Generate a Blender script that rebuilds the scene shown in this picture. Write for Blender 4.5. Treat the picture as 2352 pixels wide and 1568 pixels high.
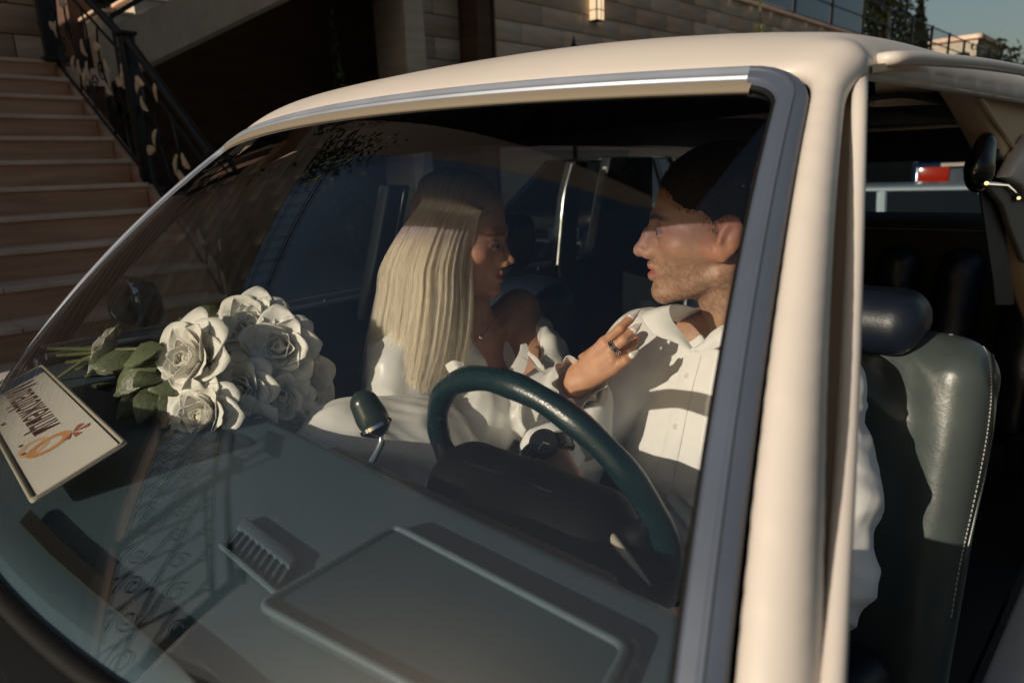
import bpy, bmesh, math, random
import numpy as np
from mathutils import Vector, Matrix, noise as mnoise

random.seed(7)
RNG = np.random.default_rng(7)
scene = bpy.context.scene
COL = scene.collection
for o in list(bpy.data.objects):
    bpy.data.objects.remove(o)

# ------------------------------------------------------------------ camera
# X runs to the car's left (the driver's side), Y to its rear, Z up; the car faces -Y
CAM = np.array([0.96, -0.70, 1.294])
CM = np.array([[0.7130, 0.1432, -0.6863], [0.7002, -0.1976, 0.6860], [-0.0371, -0.9698, -0.2410]])
_L = np.array([-1586.0, -329.0, 1568.0]); _L /= np.linalg.norm(_L)
_R = np.array([1554.0, -449.0, 1568.0]); _R /= np.linalg.norm(_R)
_a = _L + _R; _a /= np.linalg.norm(_a); _b = _L - _R; _b /= np.linalg.norm(_b)
_L = (_a + _b) / math.sqrt(2); _R = (_a - _b) / math.sqrt(2)
_U = np.cross(_R, _L); _U = _U if _U[1] < 0 else -_U
CM = np.stack([-_L, _R, _U])
cam_data = bpy.data.cameras.new('camera')
cam = bpy.data.objects.new('camera', cam_data)
COL.objects.link(cam)
mw = Matrix.Identity(4)
for r in range(3):
    mw[r][0] = CM[r, 0]; mw[r][1] = -CM[r, 1]; mw[r][2] = -CM[r, 2]; mw[r][3] = CAM[r]
cam.matrix_world = mw
cam_data.sensor_width = 36.0
cam_data.lens = 24.0
cam_data.clip_start = 0.05
cam_data.clip_end = 3000.0
cam_data.dof.use_dof = True
cam_data.dof.focus_distance = 1.12
cam_data.dof.aperture_fstop = 5.0
scene.camera = cam

# ------------------------------------------------------------------ sky and sun
SUN_AZ, SUN_EL = math.radians(185.0), math.radians(17.5)
SUN_DIR = Vector((math.sin(SUN_AZ) * math.cos(SUN_EL), math.cos(SUN_AZ) * math.cos(SUN_EL), math.sin(SUN_EL)))
world = bpy.data.worlds.new('World')
scene.world = world
world.use_nodes = True
wn = world.node_tree
bg = wn.nodes['Background']
sky = wn.nodes.new('ShaderNodeTexSky')
sky.sky_type = 'NISHITA'
sky.sun_disc = False
sky.sun_elevation = SUN_EL
sky.sun_rotation = SUN_AZ
sky.dust_density = 3.0
sky.air_density = 1.2
wn.links.new(sky.outputs[0], bg.inputs[0])
bg.inputs[1].default_value = 0.066
sun_data = bpy.data.lights.new('sun', 'SUN')
sun_data.energy = 4.6
sun_data.angle = math.radians(0.5)
sun_data.color = (1.0, 0.88, 0.74)
sun = bpy.data.objects.new('sun', sun_data)
sun.rotation_euler = SUN_DIR.to_track_quat('Z', 'Y').to_euler()
sun.location = (-3, -20, 15)
COL.objects.link(sun)
scene.view_settings.view_transform = 'Standard'
scene.view_settings.look = 'None'
scene.view_settings.exposure = -0.2
scene.view_settings.gamma = 1.0
scene.cycles.use_denoising = True
scene.cycles.max_bounces = 10
scene.cycles.transparent_max_bounces = 24
scene.cycles.caustics_reflective = False
scene.cycles.caustics_refractive = False
scene.cycles.sample_clamp_indirect = 6.0


# ------------------------------------------------------------------ helpers
def ray(x, y):
    return CM @ np.array([(x - 1176.0) / 1568.0, (y - 784.0) / 1568.0, 1.0])


def at_d(x, y, d):
    return CAM + ray(x, y) * d


def at_x(x, y, X):
    r = ray(x, y); return CAM + r * ((X - CAM[0]) / r[0])


def at_y(x, y, Y):
    r = ray(x, y); return CAM + r * ((Y - CAM[1]) / r[1])


def at_z(x, y, Z):
    r = ray(x, y); return CAM + r * ((Z - CAM[2]) / r[2])


def thing(name, label, cat, loc=(0, 0, 0), group=None):
    o = bpy.data.objects.new(name, None)
    o.location = loc
    o.empty_display_size = 0.1
    COL.objects.link(o)
    tag(o, label, cat, group)
    return o


def tag(o, label=None, cat=None, group=None, kind=None):
    if label: o['label'] = label
    if cat: o['category'] = cat
    if group: o['group'] = group
    if kind: o['kind'] = kind
    return o


def world_loc(o):
    v = Vector((0, 0, 0))
    while o is not None:
        v += o.location
        o = o.parent
    return v


def put(name, me, m=None, parent=None, label=None):
    """link a mesh whose vertices are in world coordinates, as a child of parent"""
    o = bpy.data.objects.new(name, me)
    if m is not None and not me.materials:
        me.materials.append(m)
    if parent is not None:
        o.parent = parent
        o.location = -world_loc(parent)
    COL.objects.link(o)
    if label: o['label'] = label
    return o


def mesh(name, v, f, smooth=True):
    me = bpy.data.meshes.new(name)
    me.from_pydata([tuple(map(float, p)) for p in v], [], f)
    if smooth:
        me.polygons.foreach_set('use_smooth', [True] * len(me.polygons))
    me.update()
    return me


class MB:
    """collects simple solids in one bmesh"""
    def __init__(self):
        self.v, self.f = [], []

    def add(self, v, f):
        n = len(self.v)
        self.v += [tuple(map(float, p)) for p in v]
        self.f += [tuple(i + n for i in q) for q in f]
        return self

    def box(self, c, s, rot=None):
        c = np.array(c, float); h = np.array(s, float) / 2
        R = np.eye(3) if rot is None else np.array(rot)
        v = [c + R @ (h * np.array([a, b, d])) for a in (-1, 1) for b in (-1, 1) for d in (-1, 1)]
        return self.add(v, [(0, 1, 3, 2), (4, 6, 7, 5), (0, 4, 5, 1), (2, 3, 7, 6), (0, 2, 6, 4), (1, 5, 7, 3)])

    def prism(self, poly, d):
        """extrude a 3-D polygon by vector d"""
        n = len(poly); d = np.array(d, float)
        v = [np.array(p, float) for p in poly] + [np.array(p, float) + d for p in poly]
        f = [tuple(range(n))[::-1], tuple(range(n, 2 * n))] + [(i, (i + 1) % n, n + (i + 1) % n, n + i) for i in range(n)]
        return self.add(v, f)

    def tube(self, path, r, n=10, closed=False, caps=True):
        v, f = tube_vf(path, r, n, closed, caps)
        return self.add(v, f)

    def ball(self, c, r, nu=12, nv=8):
        c = np.array(c, float); r = np.ones(3) * np.array(r, float)
        v = [c + r * np.array([0, 0, -1])]
        for j in range(1, nv):
            t = math.pi * j / nv - math.pi / 2
            for i in range(nu):
                p = 2 * math.pi * i / nu
                v.append(c + r * np.array([math.cos(t) * math.cos(p), math.cos(t) * math.sin(p), math.sin(t)]))
        v.append(c + r * np.array([0, 0, 1]))
        f = [(0, 1 + (i + 1) % nu, 1 + i) for i in range(nu)]
        for j in range(nv - 2):
            a = 1 + j * nu; b = a + nu
            f += [(a + i, a + (i + 1) % nu, b + (i + 1) % nu, b + i) for i in range(nu)]
        e = len(v) - 1; a = 1 + (nv - 2) * nu
        f += [(a + i, a + (i + 1) % nu, e) for i in range(nu)]
        return self.add(v, f)

    def build(self, name, m, parent=None, smooth=False, bevel=0.0, seg=2, label=None):
        me = mesh(name, self.v, self.f, smooth)
        if bevel:
            bm = bmesh.new(); bm.from_mesh(me)
            bmesh.ops.recalc_face_normals(bm, faces=bm.faces)
            bmesh.ops.bevel(bm, geom=[e for e in bm.edges if e.is_manifold and e.calc_face_angle(0) > 0.5], offset=bevel, segments=seg, affect='EDGES', profile=0.5)
            bm.to_mesh(me); bm.free()
            me.polygons.foreach_set('use_smooth', [True] * len(me.polygons))
            try:
                me.set_sharp_from_angle(angle=math.radians(50))
            except Exception:
                pass
        else:
            bm = bmesh.new(); bm.from_mesh(me)
            bmesh.ops.recalc_face_normals(bm, faces=bm.faces)
            bm.to_mesh(me); bm.free()
            if smooth:
                try:
                    me.set_sharp_from_angle(angle=math.radians(40))
                except Exception:
                    pass
        return put(name, me, m, parent, label)


def frames(path, closed=False):
    P = np.array(path, float); n = len(P)
    T = np.zeros_like(P)
    for i in range(n):
        a = P[(i - 1) % n] if (closed or i > 0) else P[i]
        b = P[(i + 1) % n] if (closed or i < n - 1) else P[i]
        T[i] = (b - a) / (np.linalg.norm(b - a) + 1e-12)
    up = np.array([0, 0, 1.0]) if abs(T[0][2]) < 0.9 else np.array([1.0, 0, 0])
    N = np.zeros_like(P)
    N[0] = np.cross(T[0], up); N[0] /= np.linalg.norm(N[0])
    for i in range(1, n):
        q = N[i - 1] - T[i] * (N[i - 1] @ T[i]); N[i] = q / (np.linalg.norm(q) + 1e-12)
    return P, T, N, np.cross(T, N)


def tube_vf(path, r, n=10, closed=False, caps=True):
    P, T, N, B = frames(path, closed)
    m = len(P); R = np.ones(m) * np.array(r, float)
    ang = np.arange(n) * 2 * math.pi / n
    v = [P[i] + R[i] * (math.cos(a) * N[i] + math.sin(a) * B[i]) for i in range(m) for a in ang]
    f = []
    for i in range(m if closed else m - 1):
        a = i * n; b = ((i + 1) % m) * n
        f += [(a + j, a + (j + 1) % n, b + (j + 1) % n, b + j) for j in range(n)]
    if caps and not closed:
        f += [tuple(range(n))[::-1], tuple(range((m - 1) * n, m * n))]
    return v, f


def spline(pts, n=24, closed=False):
    """Catmull-Rom through pts"""
    P = np.array(pts, float); k = len(P); out = []
    segs = k if closed else k - 1
    per = max(2, n // segs)
    for i in range(segs):
        p1, p2 = P[i % k], P[(i + 1) % k]
        p0 = P[(i - 1) % k] if (closed or i > 0) else 2 * p1 - p2
        p3 = P[(i + 2) % k] if (closed or i < k - 2) else 2 * p2 - p1
        for t in np.arange(per) / per:
            out.append(0.5 * ((2 * p1) + (-p0 + p2) * t + (2 * p0 - 5 * p1 + 4 * p2 - p3) * t * t + (-p0 + 3 * p1 - 3 * p2 + p3) * t ** 3))
    if not closed:
        out.append(P[-1])
    return np.array(out)


def grid_vf(fn, nu, nv):
    """surface from fn(u, v), u, v in 0..1"""
    v = [fn(i / (nu - 1), j / (nv - 1)) for j in range(nv) for i in range(nu)]
    f = [(j * nu + i, j * nu + i + 1, (j + 1) * nu + i + 1, (j + 1) * nu + i) for j in range(nv - 1) for i in range(nu - 1)]
    return v, f


def shell(name, fn, nu, nv, thick, m, parent, label=None):
    """closed sheet with thickness"""
    v, f = grid_vf(fn, nu, nv)
    me = mesh(name, v, f)
    bm = bmesh.new(); bm.from_mesh(me)
    bmesh.ops.recalc_face_normals(bm, faces=bm.faces)
    bmesh.ops.solidify(bm, geom=bm.faces[:], thickness=thick)
    bmesh.ops.recalc_face_normals(bm, faces=bm.faces)
    bm.to_mesh(me); bm.free()
    me.polygons.foreach_set('use_smooth', [True] * len(me.polygons))
    try:
        me.set_sharp_from_angle(angle=math.radians(50))
    except Exception:
        pass
    return put(name, me, m, parent, label)


def unit(v):
    v = np.array(v, float); return v / np.linalg.norm(v)


# ------------------------------------------------------------------ materials
def mat(name, col, rough=0.5, metal=0.0, var=0.0, vscale=8.0, bump=0.0, bscale=60.0, stretch=None, spec=0.5, coat=0.0, attr=None, sss=0.0, sheen=0.0, aniso=0.0, col2=None, emit=None):
    m = bpy.data.materials.new(name)
    m.use_nodes = True
    nt = m.node_tree; L = nt.links
    p = nt.nodes['Principled BSDF']
    p.inputs['Base Color'].default_value = (*col, 1)
    p.inputs['Roughness'].default_value = rough
    p.inputs['Metallic'].default_value = metal
    p.inputs['Specular IOR Level'].default_value = spec
    p.inputs['Coat Weight'].default_value = coat
    p.inputs['Coat Roughness'].default_value = 0.08
    if sheen:
        p.inputs['Sheen Weight'].default_value = sheen
    if sss:
        p.inputs['Subsurface Weight'].default_value = sss
        p.inputs['Subsurface Radius'].default_value = (0.010, 0.004, 0.002)
        p.inputs['Subsurface Scale'].default_value = 1.0
    if emit:
        p.inputs['Emission Color'].default_value = (*emit[0], 1)
        p.inputs['Emission Strength'].default_value = emit[1]
    tc = nt.nodes.new('ShaderNodeTexCoord')
    src = tc.outputs['Object']
    if stretch:
        mp = nt.nodes.new('ShaderNodeMapping'); mp.inputs['Scale'].default_value = stretch
        L.new(src, mp.inputs[0]); src = mp.outputs[0]
    base = None
    if attr:
        at = nt.nodes.new('ShaderNodeVertexColor'); at.layer_name = attr
        base = at.outputs['Color']
        L.new(base, p.inputs['Base Color'])
    if var or col2:
        nz = nt.nodes.new('ShaderNodeTexNoise'); nz.inputs['Scale'].default_value = vscale
        nz.inputs['Detail'].default_value = 6.0; nz.inputs['Roughness'].default_value = 0.6
        L.new(src, nz.inputs['Vector'])
        if col2:
            rp = nt.nodes.new('ShaderNodeValToRGB')
            rp.color_ramp.elements[0].position = 0.35; rp.color_ramp.elements[1].position = 0.65
            rp.color_ramp.elements[0].color = (*col, 1); rp.color_ramp.elements[1].color = (*col2, 1)
            L.new(nz.outputs['Fac'], rp.inputs[0]); L.new(rp.outputs[0], p.inputs['Base Color'])
        else:
            mr = nt.nodes.new('ShaderNodeMapRange')
            mr.inputs['From Min'].default_value = 0.25; mr.inputs['From Max'].default_value = 0.75
            mr.inputs['To Min'].default_value = 1 - var; mr.inputs['To Max'].default_value = 1 + var
            L.new(nz.outputs['Fac'], mr.inputs[0])
            mx = nt.nodes.new('ShaderNodeVectorMath'); mx.operation = 'MULTIPLY'
            if base is not None: L.new(base, mx.inputs[0])
            else: mx.inputs[0].default_value = col
            L.new(mr.outputs[0], mx.inputs[1]); L.new(mx.outputs[0], p.inputs['Base Color'])
            mr2 = nt.nodes.new('ShaderNodeMapRange')
            mr2.inputs['To Min'].default_value = max(0.02, rough - 0.12); mr2.inputs['To Max'].default_value = min(1, rough + 0.12)
            L.new(nz.outputs['Fac'], mr2.inputs[0]); L.new(mr2.outputs[0], p.inputs['Roughness'])
    if bump:
        nb = nt.nodes.new('ShaderNodeTexNoise'); nb.inputs['Scale'].default_value = bscale; nb.inputs['Detail'].default_value = 4.0
        L.new(src, nb.inputs['Vector'])
        bp = nt.nodes.new('ShaderNodeBump'); bp.inputs['Strength'].default_value = bump; bp.inputs['Distance'].default_value = 0.01
        L.new(nb.outputs['Fac'], bp.inputs['Height']); L.new(bp.outputs[0], p.inputs['Normal'])
    return m


def glass_mat(name, tint, ior=1.5, band=None, dirt=0.0):
    """thin window glass: clear, slightly tinted, mirror-like towards grazing angles; band = (z0, z1, colour) for a factory sun band"""
    m = bpy.data.materials.new(name); m.use_nodes = True
    nt = m.node_tree; L = nt.links; N = nt.nodes
    N.remove(N['Principled BSDF'])
    tr = N.new('ShaderNodeBsdfTransparent'); tr.inputs[0].default_value = (*tint, 1)
    gl = N.new('ShaderNodeBsdfGlossy'); gl.inputs['Roughness'].default_value = 0.0
    f0 = ((ior - 1) / (ior + 1)) ** 2
    lw = N.new('ShaderNodeLayerWeight'); lw.inputs['Blend'].default_value = 0.5
    pw = N.new('ShaderNodeMath'); pw.operation = 'POWER'; pw.inputs[1].default_value = 5.0
    fr = N.new('ShaderNodeMath'); fr.operation = 'MULTIPLY_ADD'; fr.inputs[1].default_value = 1 - f0; fr.inputs[2].default_value = f0
    L.new(lw.outputs['Facing'], pw.inputs[0]); L.new(pw.outputs[0], fr.inputs[0])
    mx = N.new('ShaderNodeMixShader')
    L.new(fr.outputs[0], mx.inputs[0]); L.new(tr.outputs[0], mx.inputs[1]); L.new(gl.outputs[0], mx.inputs[2])
    if band:
        tc = N.new('ShaderNodeTexCoord'); sp = N.new('ShaderNodeSeparateXYZ'); L.new(tc.outputs['Object'], sp.inputs[0])
        mr = N.new('ShaderNodeMapRange'); mr.interpolation_type = 'SMOOTHSTEP'
        mr.inputs['From Min'].default_value = band[0]; mr.inputs['From Max'].default_value = band[1]
        zz = N.new('ShaderNodeMath'); zz.operation = 'MULTIPLY_ADD'; zz.inputs[1].default_value = -0.054   # edge tilted so its shadow falls right on both heads
        L.new(sp.outputs[0], zz.inputs[0]); L.new(sp.outputs[2], zz.inputs[2])
        L.new(zz.outputs[0], mr.inputs[0])
        cm = N.new('ShaderNodeMix'); cm.data_type = 'RGBA'
        cm.inputs['A'].default_value = (*tint, 1); cm.inputs['B'].default_value = (*band[2], 1)
        L.new(mr.outputs[0], cm.inputs['Factor'])
        gt_ = N.new('ShaderNodeMath'); gt_.operation = 'GREATER_THAN'; gt_.inputs[1].default_value = band[1]   # dark film above a crisp edge
        L.new(zz.outputs[0], gt_.inputs[0])
        c2 = N.new('ShaderNodeMix'); c2.data_type = 'RGBA'; c2.inputs['B'].default_value = (*band[3], 1)
        L.new(gt_.outputs[0], c2.inputs['Factor']); L.new(cm.outputs['Result'], c2.inputs['A']); L.new(c2.outputs['Result'], tr.inputs[0])
    out = mx.outputs[0]
    if dirt:
        nz = N.new('ShaderNodeTexNoise'); nz.inputs['Scale'].default_value = 140.0; nz.inputs['Detail'].default_value = 2.0
        tc2 = N.new('ShaderNodeTexCoord'); L.new(tc2.outputs['Object'], nz.inputs['Vector'])
        mr = N.new('ShaderNodeMapRange'); mr.inputs['From Min'].default_value = 0.74; mr.inputs['From Max'].default_value = 0.86
        mr.inputs['To Max'].default_value = dirt
        L.new(nz.outputs['Fac'], mr.inputs[0])
        df = N.new('ShaderNodeBsdfDiffuse'); df.inputs[0].default_value = (0.5, 0.48, 0.44, 1)
        m2 = N.new('ShaderNodeMixShader')
        L.new(mr.outputs[0], m2.inputs[0]); L.new(out, m2.inputs[1]); L.new(df.outputs[0], m2.inputs[2])
        out = m2.outputs[0]
    L.new(out, N['Material Output'].inputs[0])
    return m


def bvh_of(ob):
    from mathutils.bvhtree import BVHTree
    off = world_loc(ob)
    return BVHTree.FromPolygons([v.co + off for v in ob.data.vertices], [tuple(q.vertices) for q in ob.data.polygons])


def on_surface(tree_, x, y, lift=0.002):
    """the point of a built surface that lies at picture point x, y"""
    d = Vector(ray(x, y)).normalized()
    h = tree_.ray_cast(Vector(CAM), d)
    if h[0] is None: return None
    return np.array(h[0] - d * lift)


# ------------------------------------------------------------------ signed-distance sculpting
class SDF:
    def __init__(self, lo, hi, h):
        self.lo = np.array(lo, float); self.h = h
        self.n = np.ceil((np.array(hi, float) - self.lo) / h).astype(int) + 1
        self.F = np.full(self.n, 0.2, np.float32)
        self.ax = [(self.lo[i] + np.arange(self.n[i]) * h).astype(np.float32) for i in range(3)]

    def block(self, lo, hi):
        a = np.clip(np.floor((np.array(lo) - self.lo) / self.h).astype(int), 0, self.n)
        b = np.clip(np.ceil((np.array(hi) - self.lo) / self.h).astype(int) + 1, 0, self.n)
        if np.any(b <= a): return None, None
        sl = tuple(slice(a[i], b[i]) for i in range(3))
        return sl, (self.ax[0][sl[0]][:, None, None], self.ax[1][sl[1]][None, :, None], self.ax[2][sl[2]][None, None, :])

    def merge(self, sl, d, k, op):
        F = self.F[sl]
        if op == 'add':
            h = np.clip(0.5 + 0.5 * (F - d) / k, 0, 1)
            self.F[sl] = F * (1 - h) + d * h - k * h * (1 - h)
        else:
            d = -d
            h = np.clip(0.5 - 0.5 * (F - d) / k, 0, 1)
            self.F[sl] = F * (1 - h) + d * h + k * h * (1 - h)

    def cone(self, a, b, ra, rb, k=0.01, op='add', sq=None):
        """round cone from a to b; sq = (axis vector, factor) flattens it along an axis"""
        a = np.array(a, float); b = np.array(b, float)
        pad = max(ra, rb) * (1.0 if sq is None else max(1.0, 1 / sq[1])) + 2.2 * k + 2 * self.h
        sl, P = self.block(np.minimum(a, b) - pad, np.maximum(a, b) + pad)
        if sl is None: return self
        d = b - a; L2 = float(d @ d) + 1e-12
        q = [P[i] - a[i] for i in range(3)]
        t = np.clip((q[0] * d[0] + q[1] * d[1] + q[2] * d[2]) / L2, 0, 1)
        e = [q[i] - t * d[i] for i in range(3)]
        if sq is not None:
            ax = unit(sq[0]); s = sq[1]
            w = e[0] * ax[0] + e[1] * ax[1] + e[2] * ax[2]
            e = [e[i] + ax[i] * w * (s - 1) for i in range(3)]
        dist = np.sqrt(e[0] ** 2 + e[1] ** 2 + e[2] ** 2) - (ra + (rb - ra) * t)
        self.merge(sl, dist.astype(np.float32), k, op)
        return self

    def chain(self, pts, rs, k=0.006, **kw):
        for i in range(len(pts) - 1):
            self.cone(pts[i], pts[i + 1], rs[i], rs[i + 1], k, **kw)
        return self

    def ell(self, c, r, k=0.01, op='add', rot=None):
        c = np.array(c, float); r = np.array(r, float) * np.ones(3)
        pad = r.max() + 2.2 * k + 2 * self.h
        sl, P = self.block(c - pad, c + pad)
        if sl is None: return self
        q = [P[i] - c[i] for i in range(3)]
        if rot is not None:   # rot columns = local axes in world
            R = np.array(rot)
            q = [q[0] * R[0, j] + q[1] * R[1, j] + q[2] * R[2, j] for j in range(3)]
        k0 = np.sqrt((q[0] / r[0]) ** 2 + (q[1] / r[1]) ** 2 + (q[2] / r[2]) ** 2)
        k1 = np.sqrt((q[0] / r[0] ** 2) ** 2 + (q[1] / r[1] ** 2) ** 2 + (q[2] / r[2] ** 2) ** 2) + 1e-9
        dist = np.where(k0 < 1e-6, -r.min(), k0 * (k0 - 1) / k1)
        self.merge(sl, dist.astype(np.float32), k, op)
        return self

    def cut(self, point, normal, k=0.004):
        """remove what lies on the side the normal points to"""
        nrm = unit(normal); P = (self.ax[0][:, None, None], self.ax[1][None, :, None], self.ax[2][None, None, :])
        d = sum((P[i] - point[i]) * nrm[i] for i in range(3)).astype(np.float32)
        self.F = np.maximum(self.F, d)
        return self

    def displace(self, fn, band=0.05):
        idx = np.argwhere(np.abs(self.F) < band)
        P = self.lo + idx * self.h
        self.F[tuple(idx.T)] += fn(P).astype(np.float32)
        return self

    def extract(self):
        """naive surface nets; returns vertices, quads"""
        F = self.F; s = F < 0; n = F.shape
        c = [(i, j, k) for i in (0, 1) for j in (0, 1) for k in (0, 1)]
        cnt = np.zeros([m - 1 for m in n], np.int8)
        for (i, j, k) in c:
            cnt += s[i:n[0] - 1 + i, j:n[1] - 1 + j, k:n[2] - 1 + k]
        cell = np.argwhere((cnt > 0) & (cnt < 8))
        idx = -np.ones(cnt.shape, np.int64); idx[tuple(cell.T)] = np.arange(len(cell))
        acc = np.zeros((len(cell), 3)); num = np.zeros(len(cell))
        for a in range(8):
            for b in range(a + 1, 8):
                A, B = np.array(c[a]), np.array(c[b])
                if np.abs(A - B).sum() != 1: continue
                fa = F[tuple((cell + A).T)]; fb = F[tuple((cell + B).T)]
                m = (fa < 0) != (fb < 0)
                t = np.where(m, fa / np.where(m, fa - fb, 1), 0)
                acc += m[:, None] * (A + t[:, None] * (B - A)); num += m
        V = self.lo + (cell + acc / num[:, None]) * self.h
        quads = []
        for ax in range(3):
            o1, o2 = [(1, 2), (2, 0), (0, 1)][ax]
            lo = [slice(1, m - 1) for m in n]; lo[ax] = slice(0, n[ax] - 1)
            hi = list(lo); hi[ax] = slice(1, n[ax])
            s0, s1 = s[tuple(lo)], s[tuple(hi)]
            e = np.argwhere(s0 != s1)
            if not len(e): continue
            flip = s0[tuple(e.T)]
            off = np.array([1, 1, 1]); off[ax] = 0
            e = e + off
            d1 = np.zeros(3, int); d1[o1] = 1; d2 = np.zeros(3, int); d2[o2] = 1
            q = np.stack([idx[tuple((e - d1 - d2).T)], idx[tuple((e - d2).T)], idx[tuple(e.T)], idx[tuple((e - d1).T)]], 1)
            q[~flip] = q[~flip][:, ::-1]
            quads.append(q)
        return V, np.concatenate(quads)


def np_mesh(name, V, Q, smooth=True, relax=0):
    if relax:
        for _ in range(relax):
            A = np.zeros_like(V); W = np.zeros(len(V))
            for i in range(4):
                for j in (1, 3):
                    np.add.at(A, Q[:, i], V[Q[:, (i + j) % 4]]); np.add.at(W, Q[:, i], 1)
            V = V * 0.5 + 0.5 * A / np.maximum(W, 1)[:, None]
    me = bpy.data.meshes.new(name)
    me.vertices.add(len(V)); me.vertices.foreach_set('co', V.astype(np.float32).ravel())
    me.loops.add(len(Q) * 4); me.loops.foreach_set('vertex_index', Q.astype(np.int32).ravel())
    me.polygons.add(len(Q))
    me.polygons.foreach_set('loop_start', np.arange(0, len(Q) * 4, 4, dtype=np.int32))
    me.polygons.foreach_set('loop_total', np.full(len(Q), 4, np.int32))
    me.polygons.foreach_set('use_smooth', np.ones(len(Q), bool))
    me.update(calc_edges=True); me.validate()
    return me


def vcol(me, cols, name='Col'):
    a = me.color_attributes.new(name, 'FLOAT_COLOR', 'POINT')
    buf = np.ones((len(me.vertices), 4), np.float32); buf[:, :3] = cols
    a.data.foreach_set('color', buf.ravel())


def vnoise(P, seed=0):
    """smooth value noise in -1..1 at points P (n,3)"""
    P = np.asarray(P, float); I = np.floor(P).astype(np.int64); f = P - I; f = f * f * (3 - 2 * f)
    def hsh(i, j, k):
        h = (i * 374761393 + j * 668265263 + k * 2147483647 + seed * 974711) & 0xffffffff
        h = ((h ^ (h >> 13)) * 1274126177) & 0xffffffff
        return ((h ^ (h >> 16)) & 0xffff) / 32767.5 - 1
    out = 0
    for a in (0, 1):
        for b in (0, 1):
            for c in (0, 1):
                w = (f[:, 0] if a else 1 - f[:, 0]) * (f[:, 1] if b else 1 - f[:, 1]) * (f[:, 2] if c else 1 - f[:, 2])
                out = out + w * hsh(I[:, 0] + a, I[:, 1] + b, I[:, 2] + c)
    return out


def ridge(P, f, seed):
    return 1 - np.abs(vnoise(P * np.array(f), seed)) * 2
# ------------------------------------------------------------------ street, stairs, walls, sky-side things
M2 = {}
M2['asphalt'] = mat('asphalt', (0.050, 0.050, 0.052), 0.9, var=0.25, vscale=3, bump=0.4, bscale=120)
M2['paving'] = mat('pavement_stone', (0.17, 0.155, 0.135), 0.85, var=0.15, vscale=5, bump=0.2, bscale=60)
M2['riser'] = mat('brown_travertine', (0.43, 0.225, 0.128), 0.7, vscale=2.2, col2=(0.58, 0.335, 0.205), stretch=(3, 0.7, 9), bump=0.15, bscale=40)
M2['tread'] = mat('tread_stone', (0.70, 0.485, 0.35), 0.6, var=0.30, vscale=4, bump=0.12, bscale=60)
M2['stone'] = mat('wall_travertine', (0.52, 0.40, 0.29), 0.75, vscale=1.6, col2=(0.66, 0.53, 0.40), stretch=(1, 0.8, 6), bump=0.22, bscale=25)
M2['stone_b'] = mat('wall_travertine_dark', (0.42, 0.30, 0.205), 0.75, vscale=1.8, col2=(0.56, 0.42, 0.305), stretch=(1, 0.7, 7), bump=0.22, bscale=25)
M2['concrete'] = mat('stringer_concrete', (0.46, 0.355, 0.26), 0.85, var=0.16, vscale=3, stretch=(1, 2, 1), bump=0.2, bscale=30)
M2['mortar'] = mat('joint_mortar', (0.075, 0.055, 0.042), 0.95)
M2['brownwall'] = mat('shaded_brown_stone', (0.085, 0.042, 0.024), 0.8, vscale=1.3, col2=(0.13, 0.070, 0.040), stretch=(1, 0.8, 6), bump=0.2, bscale=20)  # brown stone darkened as if standing in shade
M2['iron'] = mat('black_wrought_iron', (0.012, 0.012, 0.013), 0.42, metal=0.3, bump=0.1, bscale=150)
M2['gold'] = mat('gilded_leaf', (0.80, 0.62, 0.42), 0.40, metal=0.15, var=0.2, vscale=50)
M2['leaf'] = mat('conifer_leaf', (0.075, 0.090, 0.040), 0.7, var=0.4, vscale=2)
M2['leaf2'] = mat('shrub_leaf', (0.085, 0.095, 0.035), 0.7, var=0.4, vscale=3)
M2['bark'] = mat('bark', (0.07, 0.05, 0.035), 0.9, bump=0.5, bscale=30)
M2['bluegl'] = mat('fence_glass', (0.10, 0.16, 0.24), 0.08, spec=0.8)
M2['stucco'] = mat('cream_stucco', (0.52, 0.45, 0.35), 0.85, var=0.06, bump=0.1)
M2['win'] = mat('dark_window', (0.010, 0.012, 0.015), 0.22, spec=0.25)


def setting(name, mb, m, smooth=False, bevel=0.0):
    o = mb.build(name, m, None, smooth=smooth, bevel=bevel)
    o['kind'] = 'structure'
    return o


g = MB(); g.box((0, 0, -0.06), (2400, 2400, 0.1)); setting('ground', g, M2['paving'])
g = MB(); g.box((4.0, 40, -0.004), (11.8, 400, 0.012)); setting('road', g, M2['asphalt'])
g = MB(); g.box((-1.95, 40, 0.05), (0.16, 400, 0.14)); setting('kerb', g, M2['tread'], bevel=0.01)
# far hills close the horizon
hv_, hf_ = grid_vf(lambda u, v: np.array([-900 + 1800 * u, 600 + 260 * v, -2 + 60 * math.sin(v * math.pi / 2) * (0.6 + 0.4 * math.sin(u * 9) * math.cos(u * 23))]), 60, 8)
g = MB(); g.add(hv_, hf_); setting('hills', g, mat('far_hill', (0.10, 0.11, 0.09), 1.0, var=0.3, vscale=0.02), smooth=True)

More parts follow.
